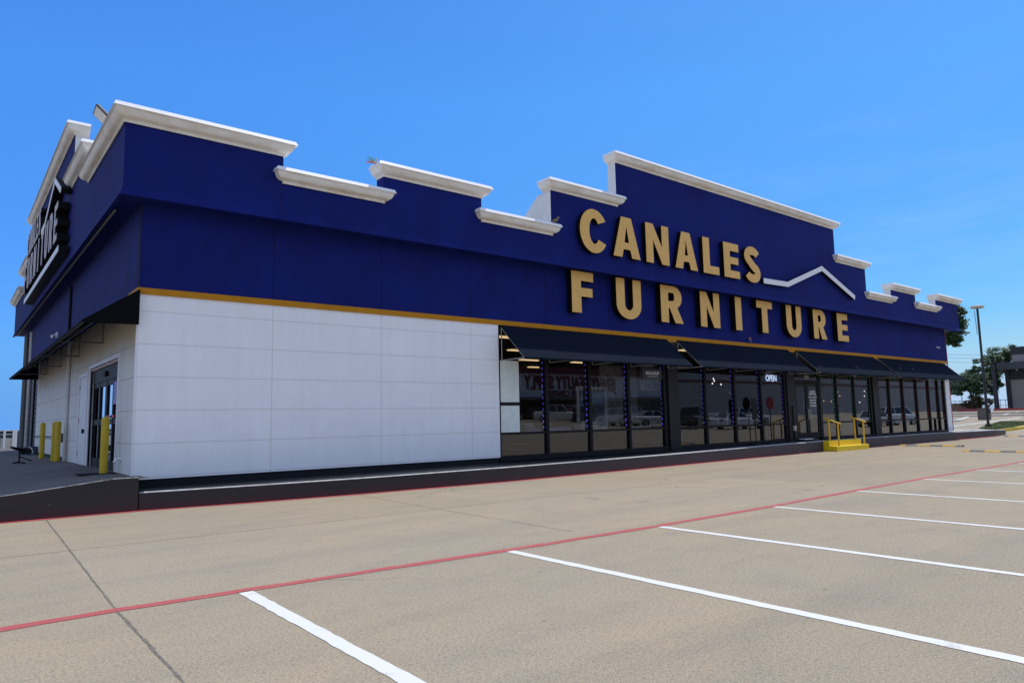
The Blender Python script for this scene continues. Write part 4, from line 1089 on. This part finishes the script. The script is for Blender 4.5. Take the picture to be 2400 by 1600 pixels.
# lamp post
LX, LY = 67.0, 21.05; lz = gz(LX, LY)+.12
o = thing('lamp_post', 'tall dark lamp post with a flat round lamp head in the grass island', 'lamp post', (LX, LY, lz))
mb = MB(); mb.tube([(LX, LY, lz), (LX, LY, 10.1)], [.105, .085], 12); mb.build('pole', mat('dark_bronze', (.012, .011, .013), .5), o, smooth=True)
mb = MB(); mb.lathe([(.25, 0), (.24, .25)], (LX, LY, lz), 14); mb.build('base', mat('dark_bronze', (.012, .011, .013), .5), o)
mb = MB(); mb.lathe([(.12, 0), (.40, .02), (.50, .09), (.51, .15), (.46, .22), (.26, .27), (.001, .28)], (LX, LY, 10.1), 28); mb.build('lamp_head', mat('lamp_head_grey', (.42, .41, .38), .5), o, smooth=True)
mb = MB(); q = Vector((math.sin(R(51)), -math.cos(R(51)), 0))*-.27
for s in (-.05, .05): mb.tube([(LX+q.x+s, LY+q.y, 9.95), (LX+q.x*.7+s, LY+q.y*.7, 7.9)], .012, 5)
for k in range(12): z = 8.0+k*.16; f_ = .7+.3*(z-7.9)/2.05; mb.tube([(LX+q.x*f_-.06, LY+q.y*f_, z), (LX+q.x*f_+.06, LY+q.y*f_, z)], .012, 5)
mb.build('hanging_ladder', M_rod_grey, o)
# planter bin
bx, by = 88.5, 28.1; bz = gz(bx, by)
o = thing('litter_bin', 'square grey concrete litter bin behind the lamp post', 'bin', (bx, by, bz))
mb = MB(); mb.box(bx-.5, bx+.5, by-.5, by+.5, bz-.05, bz+1.15); mb.build('body', mat('grey_aggregate', (.13, .115, .10), .9, var=.2, scale=6), o, bevel=.04)
mb = MB(); mb.box(bx-.54, bx+.54, by-.54, by+.54, bz+1.151, bz+1.25); mb.build('lid', mat('grey_aggregate', (.13, .115, .10), .9, var=.2, scale=6), o, bevel=.03)
mb = MB(); mb.box(bx-.2, bx+.2, by-.53, by-.502, bz+.75, bz+1.05); mb.build('flap', M_black, o)
# kerbs and raised beds further off
for nm, pts, hgt, mm_ in (('far_kerb', [(97.5, 44), (98.2, 30), (99.5, 18), (100, 5)], .16, mat('pale_kerb', (.48, .45, .4), .85)), ('far_kerb', [(103.2, 46), (103.6, 34), (104, 18), (104, 2)], .2, mat('pale_kerb', (.48, .45, .4), .85)), ('red_kerb', [(111.4, 38.6), (111, 34), (111, 18), (111, 2)], .30, mat('red_kerb_far', (.36, .06, .06), .7))):
    mb = MB()
    for (x0, y0), (x1, y1) in zip(pts, pts[1:]):
        a, b2 = gz(x0, y0), gz(x1, y1)
        mb.quad((x0, y0, a-.1), (x1, y1, b2-.1), (x1, y1, b2+hgt), (x0, y0, a+hgt)); mb.quad((x0, y0, a+hgt), (x1, y1, b2+hgt), (x1+.5, y1, b2+hgt), (x0+.5, y0, a+hgt))
    struct(mb.build(nm, mm_))
mb = MB(); mb.poly([(103.8, 46, gz(103.8, 40)+.03), (103.8, 2, gz(103.8, 2)+.03), (110.9, 2, gz(110.9, 2)+.03), (110.9, 46, gz(110.9, 40)+.03)]); struct(mb.build('far_pavement', mat('pale_concrete', (.42, .39, .34), .85)))
# far brick wall, dark bin, railing
o = thing('brick_wall', 'low brown brick wall beneath the trees beyond the car park', 'wall', (114.5, 40, 1.8))
mb = MB(); mb.box(114.4, 114.8, 36.6, 44.5, 1.5, 2.78); mb.build('wall', mat('brown_brick', (.26, .15, .10), .9, var=.2, scale=3), o)
o = thing('trash_bin', 'dark square trash bin at the corner behind the store', 'bin', (104.5, 37.3, 1.2))
mb = MB(); mb.box(104.1, 104.9, 37.2, 38.2, 1.1, 2.5); mb.build('body', M_black, o, bevel=.04)
mb = MB(); mb.box(104.05, 104.95, 37.15, 38.25, 2.51, 2.6); mb.build('lid', M_frame, o)
o = thing('metal_fence', 'thin grey railing on the horizon behind the brick wall', 'fence', (128, 38, 2))
mb = MB()
for i in range(60): y = 18+i*.7; mb.tube([(128, y, 2), (128, y, 3.35)], .035, 4)
mb.build('bars', M_rod_grey, o); mb = MB(); mb.box(127.97, 128.03, 18, 60, 3.2, 3.28); mb.box(127.97, 128.03, 18, 60, 2.35, 2.42); mb.build('rails', M_rod_grey, o)
# wires
for i, (za, zb, ya, yb) in enumerate(((12.1, 11.3, 52, 38), (11.6, 10.5, 52, 38), (10.8, 9.8, 52, 38))):
    mb = MB(); k = 16; pts = []
    for t in range(k+1):
        f_ = t/k; pts.append((140, ya+(yb-ya)*f_*1.6, za+(zb-za)*f_*1.3-.5*math.sin(math.pi*f_)))
    mb.tube(pts, .022, 5)
    own(mb.build('power_line', mat('wire', (.10, .12, .16), .6)), ('topmost', 'middle', 'lowest')[i]+' of the three thin power lines in the sky behind the lamp post', 'cable', 'power lines behind the store')
# slim far pole
own(MB().tube([(126, 42.9, 2), (126, 42.9, 6.0)], .06, 6).build('utility_pole', M_rod_grey), 'thin grey pole in front of the far railing', 'pole')
# beige and charcoal building at the right edge
o = thing('restaurant_building', 'beige building with charcoal bands and a flat grey canopy at the right edge', 'building', (116, 30, 2))
m_beige = mat('beige_stucco', (.30, .27, .255), .85, var=.06, scale=1); m_char = mat('charcoal_panel', (.022, .024, .032), .6); m_can = mat('grey_canopy', (.040, .046, .058), .6)
yL = 32.85
MB().box(116.2, 130, 8, yL, 8.25, 9.33).build('wall', m_beige, o); MB().box(116.1, 130, 8, yL+.05, 9.331, 10.38).build('parapet', m_char, o)
MB().box(116.5, 130, 8, yL+.9, 5.85, 7.2).build('wall', m_char, o); MB().box(116.5, 130, 8, yL+.55, 1.8, 5.849).build('wall', m_beige, o)
MB().box(114.4, 131, 7, yL+1.4, 7.25, 8.24).build('canopy', m_can, o)
MB().box(116.3, 116.75, yL+.56, yL+1.1, 1.8, 7.2).build('pillar', m_char, o)
MB().box(116.40, 116.49, 8, yL+.5, 1.9, 2.3).build('plinth', mat('grey_plinth', (.3, .3, .3), .8), o)
MB().lathe([(.12, 0), (.12, .1), (.05, .16)], (115.4, 32.2, 7.08), 10).build('downlight', M_whitetrim, o)
o = thing('steel_post', 'thick dark square post standing between the trees beside the beige building', 'post', (113, 34.3, 1.9))
MB().box(112.8, 113.25, 34.05, 34.5, 1.7, 8.0).build('post', m_char, o); MB().box(112.7, 113.35, 33.95, 34.6, 1.7, 1.95).build('base', m_char, o)
# leaning board
o = thing('leaning_board', 'white folded board leaning behind the litter bin', 'board', (107, 33.0, 1.4))
mb = MB(); mb.quad((107, 32.9, 1.5), (107, 33.6, 1.42), (107.5, 33.3, 2.35), (107.5, 32.9, 2.4)); mb.build('board', M_whitetrim, o)

# ------------------------------------------------------------------ trees
def tree(name, label, base, limbs, blobs, n, leaf, m_leaf, seed, group=None):
    o = thing(name, label, 'tree', base, 0, group)
    rr = random.Random(seed)
    mb = MB()
    for pts, r0, r1 in limbs:
        k = len(pts); mb.tube(pts, [r0+(r1-r0)*i/(k-1) for i in range(k)], 8)
    mb.build('trunk', M_bark, o, smooth=True)
    vol = [b_[3]*b_[4]*b_[5] for b_ in blobs]; tot = sum(vol)
    mb = MB()
    # secondary clumps give an uneven outline with gaps
    clumps = []
    for b_, v in zip(blobs, vol):
        for _ in range(max(10, int(150*v/tot))):
            d = Vector((rr.gauss(0, 1), rr.gauss(0, 1), rr.gauss(0, 1))).normalized()*rr.uniform(.35, 1.08)
            m_ = min(b_[3:6]); clumps.append((Vector(b_[:3])+Vector((d.x*b_[3], d.y*b_[4], d.z*b_[5])), (rr.uniform(.14, .34)*m_, rr.uniform(.14, .40)*m_, rr.uniform(.07, .20)*m_)))
    for k in range(n):
        c, r = rr.choice(clumps)
        q_ = Vector((rr.gauss(0, .62), rr.gauss(0, .62), rr.gauss(0, .62)))
        p = c+Vector((q_.x*r[0], q_.y*r[1], q_.z*r[2]))
        u = Vector((rr.gauss(0, 1), rr.gauss(0, 1), rr.gauss(0, 1))).normalized(); v_ = u.orthogonal().normalized()
        s = leaf*rr.uniform(.6, 1.3)
        mb.quad(p-u*s, p+v_*s*.5, p+u*s, p-v_*s*.5)
    me = bpy.data.meshes.new('crown'); me.from_pydata([tuple(Vector(v)-Vector(base)) for v in mb.v], [], mb.f); me.materials.append(m_leaf)
    link(bpy.data.objects.new('crown', me), o)
    return o
tree('oak_tree', 'tall dark green tree whose crown rises behind the right end of the store', (90, 34, .7),
     [([(90, 34, .6), (90.1, 34, 4), (90, 33.7, 8), (90, 32.2, 11)], .35, .1), ([(90, 32.8, 9.9), (90, 31.2, 12)], .12, .04)],
     [(90, 31.2, 12.0, 2.4, 1.5, 2.2), (90, 30.7, 12.4, 1.8, 1.0, 1.7), (90, 31.3, 10.0, 1.8, 1.1, 1.1), (90, 30.9, 14.0, 1.2, .7, .7)], 16000, .17, M_leaf_a, 11)
tree('oak_tree', 'wide low green tree left of the lamp post beyond the car park', (114, 37.3, 1.9),
     [([(114, 37.3, 1.8), (114, 37.4, 3.2), (114, 37.8, 4.6), (114, 38.8, 5.6)], .3, .08), ([(114, 37.3, 3), (114, 36.6, 5), (114, 36.4, 7.5)], .18, .04), ([(114, 37.4, 3.4), (114, 37.0, 6.0), (114, 36.9, 9.0)], .12, .03)],
     [(114, 39.3, 5.4, 2.2, 1.7, 1.5), (114, 37.9, 5.9, 2.2, 1.6, 1.6), (114, 36.6, 5.6, 2, 1.3, 1.9), (114, 36.7, 8.2, 1, .7, 1.3)], 17000, .15, M_leaf_a, 12)
tree('oak_tree', 'taller bushy tree right of the lamp post beside the beige building', (123, 37.2, 2.0),
     [([(123, 37.2, 1.8), (123, 37.2, 4.4), (123, 36.8, 7.4), (123, 36, 9.4)], .28, .08), ([(123, 37.2, 3.6), (123, 38, 6.4)], .14, .04)],
     [(123, 36.2, 9.4, 2.2, 2.2, 1.6), (123, 37.3, 7.7, 2.2, 1.8, 1.8), (123, 37.5, 5.2, 2, 1.3, 1.7), (123, 34.6, 10.2, 1.5, 1.8, 1.0), (123, 38.2, 9.2, 1, .7, .6)], 18000, .16, M_leaf_b, 13)
tree('dry_shrub', 'brown dry shrub at the foot of the trees behind the litter bin', (113.4, 36.9, 1.9),
     [([(113.4, 36.9, 1.8), (113.4, 36.9, 3)], .1, .04)], [(113.4, 36.9, 2.9, .8, .9, 1.1), (113.4, 38.2, 2.6, .6, .8, .5), (113.4, 35.4, 2.6, .6, .8, .7)], 5000, .11, M_leaf_c, 14)

# ------------------------------------------------------------------ cars (they stand beside and behind the camera; the shop glass shows them)
M_tyre = mat('tyre', (.012, .012, .012), .8); M_rim = mat('alloy', (.45, .45, .46), .3, metal=.8); M_cglass = mat('car_glass', (.012, .014, .016), .06, spec=.6)
M_head = mat('headlamp', (.8, .8, .82), .15); M_tail = mat('tail_lamp', (.4, .01, .01), .25)
def car(x, y, rz, color, kind, label):
    o = thing('parked_car', label, 'car', (x, y, gz(x, y)), rz, 'parked cars mirrored in the shop glass')
    o.scale = (1.12, 1.12, 1.12)
    pm = mat('car_paint_'+'_'.join('%.2f' % c for c in color), color, .25, coat=.8)
    K = {'sedan': (4.7, .90, .62, .92, 1.44, (.95, .25, -1.15, -1.85)), 'coupe': (5.0, .95, .70, .98, 1.42, (.75, -.05, -1.25, -2.1)),
         'suv': (4.8, .94, .85, 1.10, 1.74, (1.15, .5, -1.85, -2.25)), 'truck': (5.7, 1.0, .95, 1.15, 1.90, (1.2, .6, -.7, -.95))}[kind]
    Ln, hw, hood, belt, roof, (a, b2, c, d) = K
    h = Ln/2
    st = [(-h, .45, belt-.12, hw*.86), (-h+.12, .30, belt-.02, hw*.95), (-h+.9, .24, belt, hw), (d+.2, .24, belt, hw), (a-.2, .24, belt-.02, hw), (h-.7, .24, hood+.1, hw*.98), (h-.15, .28, hood, hw*.92), (h, .42, hood-.14, hw*.80)]
    mb = MB(); k = 8
    for (sx, zl, zh, w_) in st:
        zm = (zl+zh)/2
        mb.v += [(sx, -w_*.9, zl), (sx, -w_, zm-.05), (sx, -w_, zh-.12), (sx, -w_*.88, zh), (sx, w_*.88, zh), (sx, w_, zh-.12), (sx, w_, zm-.05), (sx, w_*.9, zl)]
    for i in range(len(st)-1):
        for j in range(k): mb.f.append((i*k+j, i*k+(j+1) % k, (i+1)*k+(j+1) % k, (i+1)*k+j)); mb.m.append(0)
    mb.f.append(tuple(range(k))); mb.m.append(0); mb.f.append(tuple((len(st)-1)*k+j for j in range(k-1, -1, -1))); mb.m.append(0)
    mb.build('body', pm, o, smooth=True, world=False)
    gb = MB(); zb = belt-.03; wr = hw*.72; wb = hw*.87
    bt = [(a, -wb, zb), (a, wb, zb), (d, wb, zb), (d, -wb, zb)]; tp = [(b2, -wr, roof-.05), (b2, wr, roof-.05), (c, wr, roof-.05), (c, -wr, roof-.05)]
    gb.poly(bt); gb.poly(tp)
    for i in range(4): j = (i+1) % 4; gb.quad(bt[i], bt[j], tp[j], tp[i])
    gb.build('cabin_glass', M_cglass, o, world=False)
    rf = MB(); rf.box(c-.03, b2+.03, -wr-.02, wr+.02, roof-.06, roof)
    for s in (-1, 1):
        for (p, q_) in (((a, s*wb, zb), (b2, s*wr, roof-.03)), ((d, s*wb, zb), (c, s*wr, roof-.03)), (((a+d)/2-.1, s*wb, zb), ((b2+c)/2, s*wr, roof-.03))): rf.tube([p, q_], .045, 6)
    rf.build('roof', pm, o, bevel=0, world=False)
    for sx in (h-.95, -h+1.0):
        for s in (-1, 1):
            wh = MB(); wh.tube([(sx, s*(hw-.2), .34), (sx, s*(hw+.01), .34)], .34, 20); t_ = wh.build('wheel', M_tyre, o, world=False)
            r_ = MB(); r_.tube([(sx, s*(hw+.012), .34), (sx, s*(hw+.02), .34)], .22, 14); r_.build('rim', M_rim, t_, world=False)
    for s in (-1, 1):
        MB().cbox((h-.10, s*hw*.62, hood-.10), (.12, .38, .14)).build('headlight', M_head, o, world=False)
        MB().cbox((-h+.04, s*hw*.68, belt-.22), (.10, .34, .16)).build('tail_light', M_tail, o, world=False)
    MB().cbox((h-.03, 0, hood-.24), (.08, .9, .18)).build('grille', M_black, o, world=False)
def place(px, dist, rz, color, kind, label):
    th_ = YAW-math.atan((px-1200)/F_PX); car(dist*math.cos(th_), 2*GY-dist*math.sin(th_), R(rz), color, kind, label)
place(1447, 78, -90, (.55, .56, .58), 'suv', 'silver utility car mirrored in the third pane of the first window')
place(1308, 88, 40, (.75, .75, .76), 'truck', 'white pickup truck mirrored in the second pane of the first window')
place(1332, 97, 150, (.42, .02, .025), 'sedan', 'red saloon car mirrored behind the white pickup')
place(1358, 101, 30, (.72, .72, .73), 'suv', 'white utility car mirrored behind the red saloon')
place(1392, 86, 90, (.02, .022, .03), 'suv', 'black utility car mirrored beside the silver one')
place(1528, 74, 20, (.70, .71, .74), 'coupe', 'pale grey coupe mirrored in the fourth pane of the first window')
place(1722, 72, 8, (.74, .75, .77), 'coupe', 'white coupe mirrored under the second awning')
place(1752, 82, 10, (.76, .77, .78), 'suv', 'white utility car mirrored behind the white coupe')
place(1618, 72, -20, (.012, .012, .014), 'truck', 'black pickup truck mirrored next to the dark pillar')
place(2035, 80, 170, (.5, .52, .55), 'sedan', 'grey saloon car mirrored right of the yellow steps')
place(2085, 84, 15, (.72, .73, .75), 'suv', 'white utility car mirrored in the last window')
place(1250, 96, 60, (.02, .02, .022), 'sedan', 'black saloon car mirrored beside the pale panel')

# the shop opposite, seen only in the glass
o = thing('beauty_shop', 'white shop with dark red roof band and red letters mirrored in the first window', 'store', (70, -41, .8))
MB().box(52, 92, -60, -41, .3, 7.1).build('wall', mat('opposite_wall', (.75, .75, .74), .8), o)
MB().box(51.5, 92, -60.2, -40.6, 7.101, 8.8).build('roof_band', mat('opposite_red', (.13, .010, .016), .6), o)
MB().box(52.5, 91.5, -40.995, -40.9, .7, 3.4).build('window', mat('opposite_glass', (.03, .035, .04), .1), o)
MB().box(51.8, 92.2, -40.98, -39.2, 3.5, 3.8).build('canopy', mat('opposite_canopy', (.12, .12, .12), .7), o)
m_rl = mat('red_letter', (.16, .010, .014), .5)
text('JENNY BEAUTY SUPPLY', 1.75, lambda u, v, q: (80.5-u*1.0, -40.9+q, 4.95+v*1.5), 'lettering', m_rl, o, .1, .04)
text('SUPER CENTER', 1.15, lambda u, v, q: (74.5-u*1.0, -40.9+q, 3.95+v*.95), 'lettering', m_rl, o, .1, .03)
o = thing('grey_warehouse', 'long grey wall with a thin red stripe mirrored in the right hand windows', 'building', (170, -42, 1))
MB().box(93, 330, -70, -41.2, .3, 13).build('wall', mat('warehouse_grey', (.36, .36, .35), .85, var=.06, scale=.4), o)
MB().box(93, 330, -41.15, -41.08, 6.6, 6.95).build('stripe', m_rl, o)
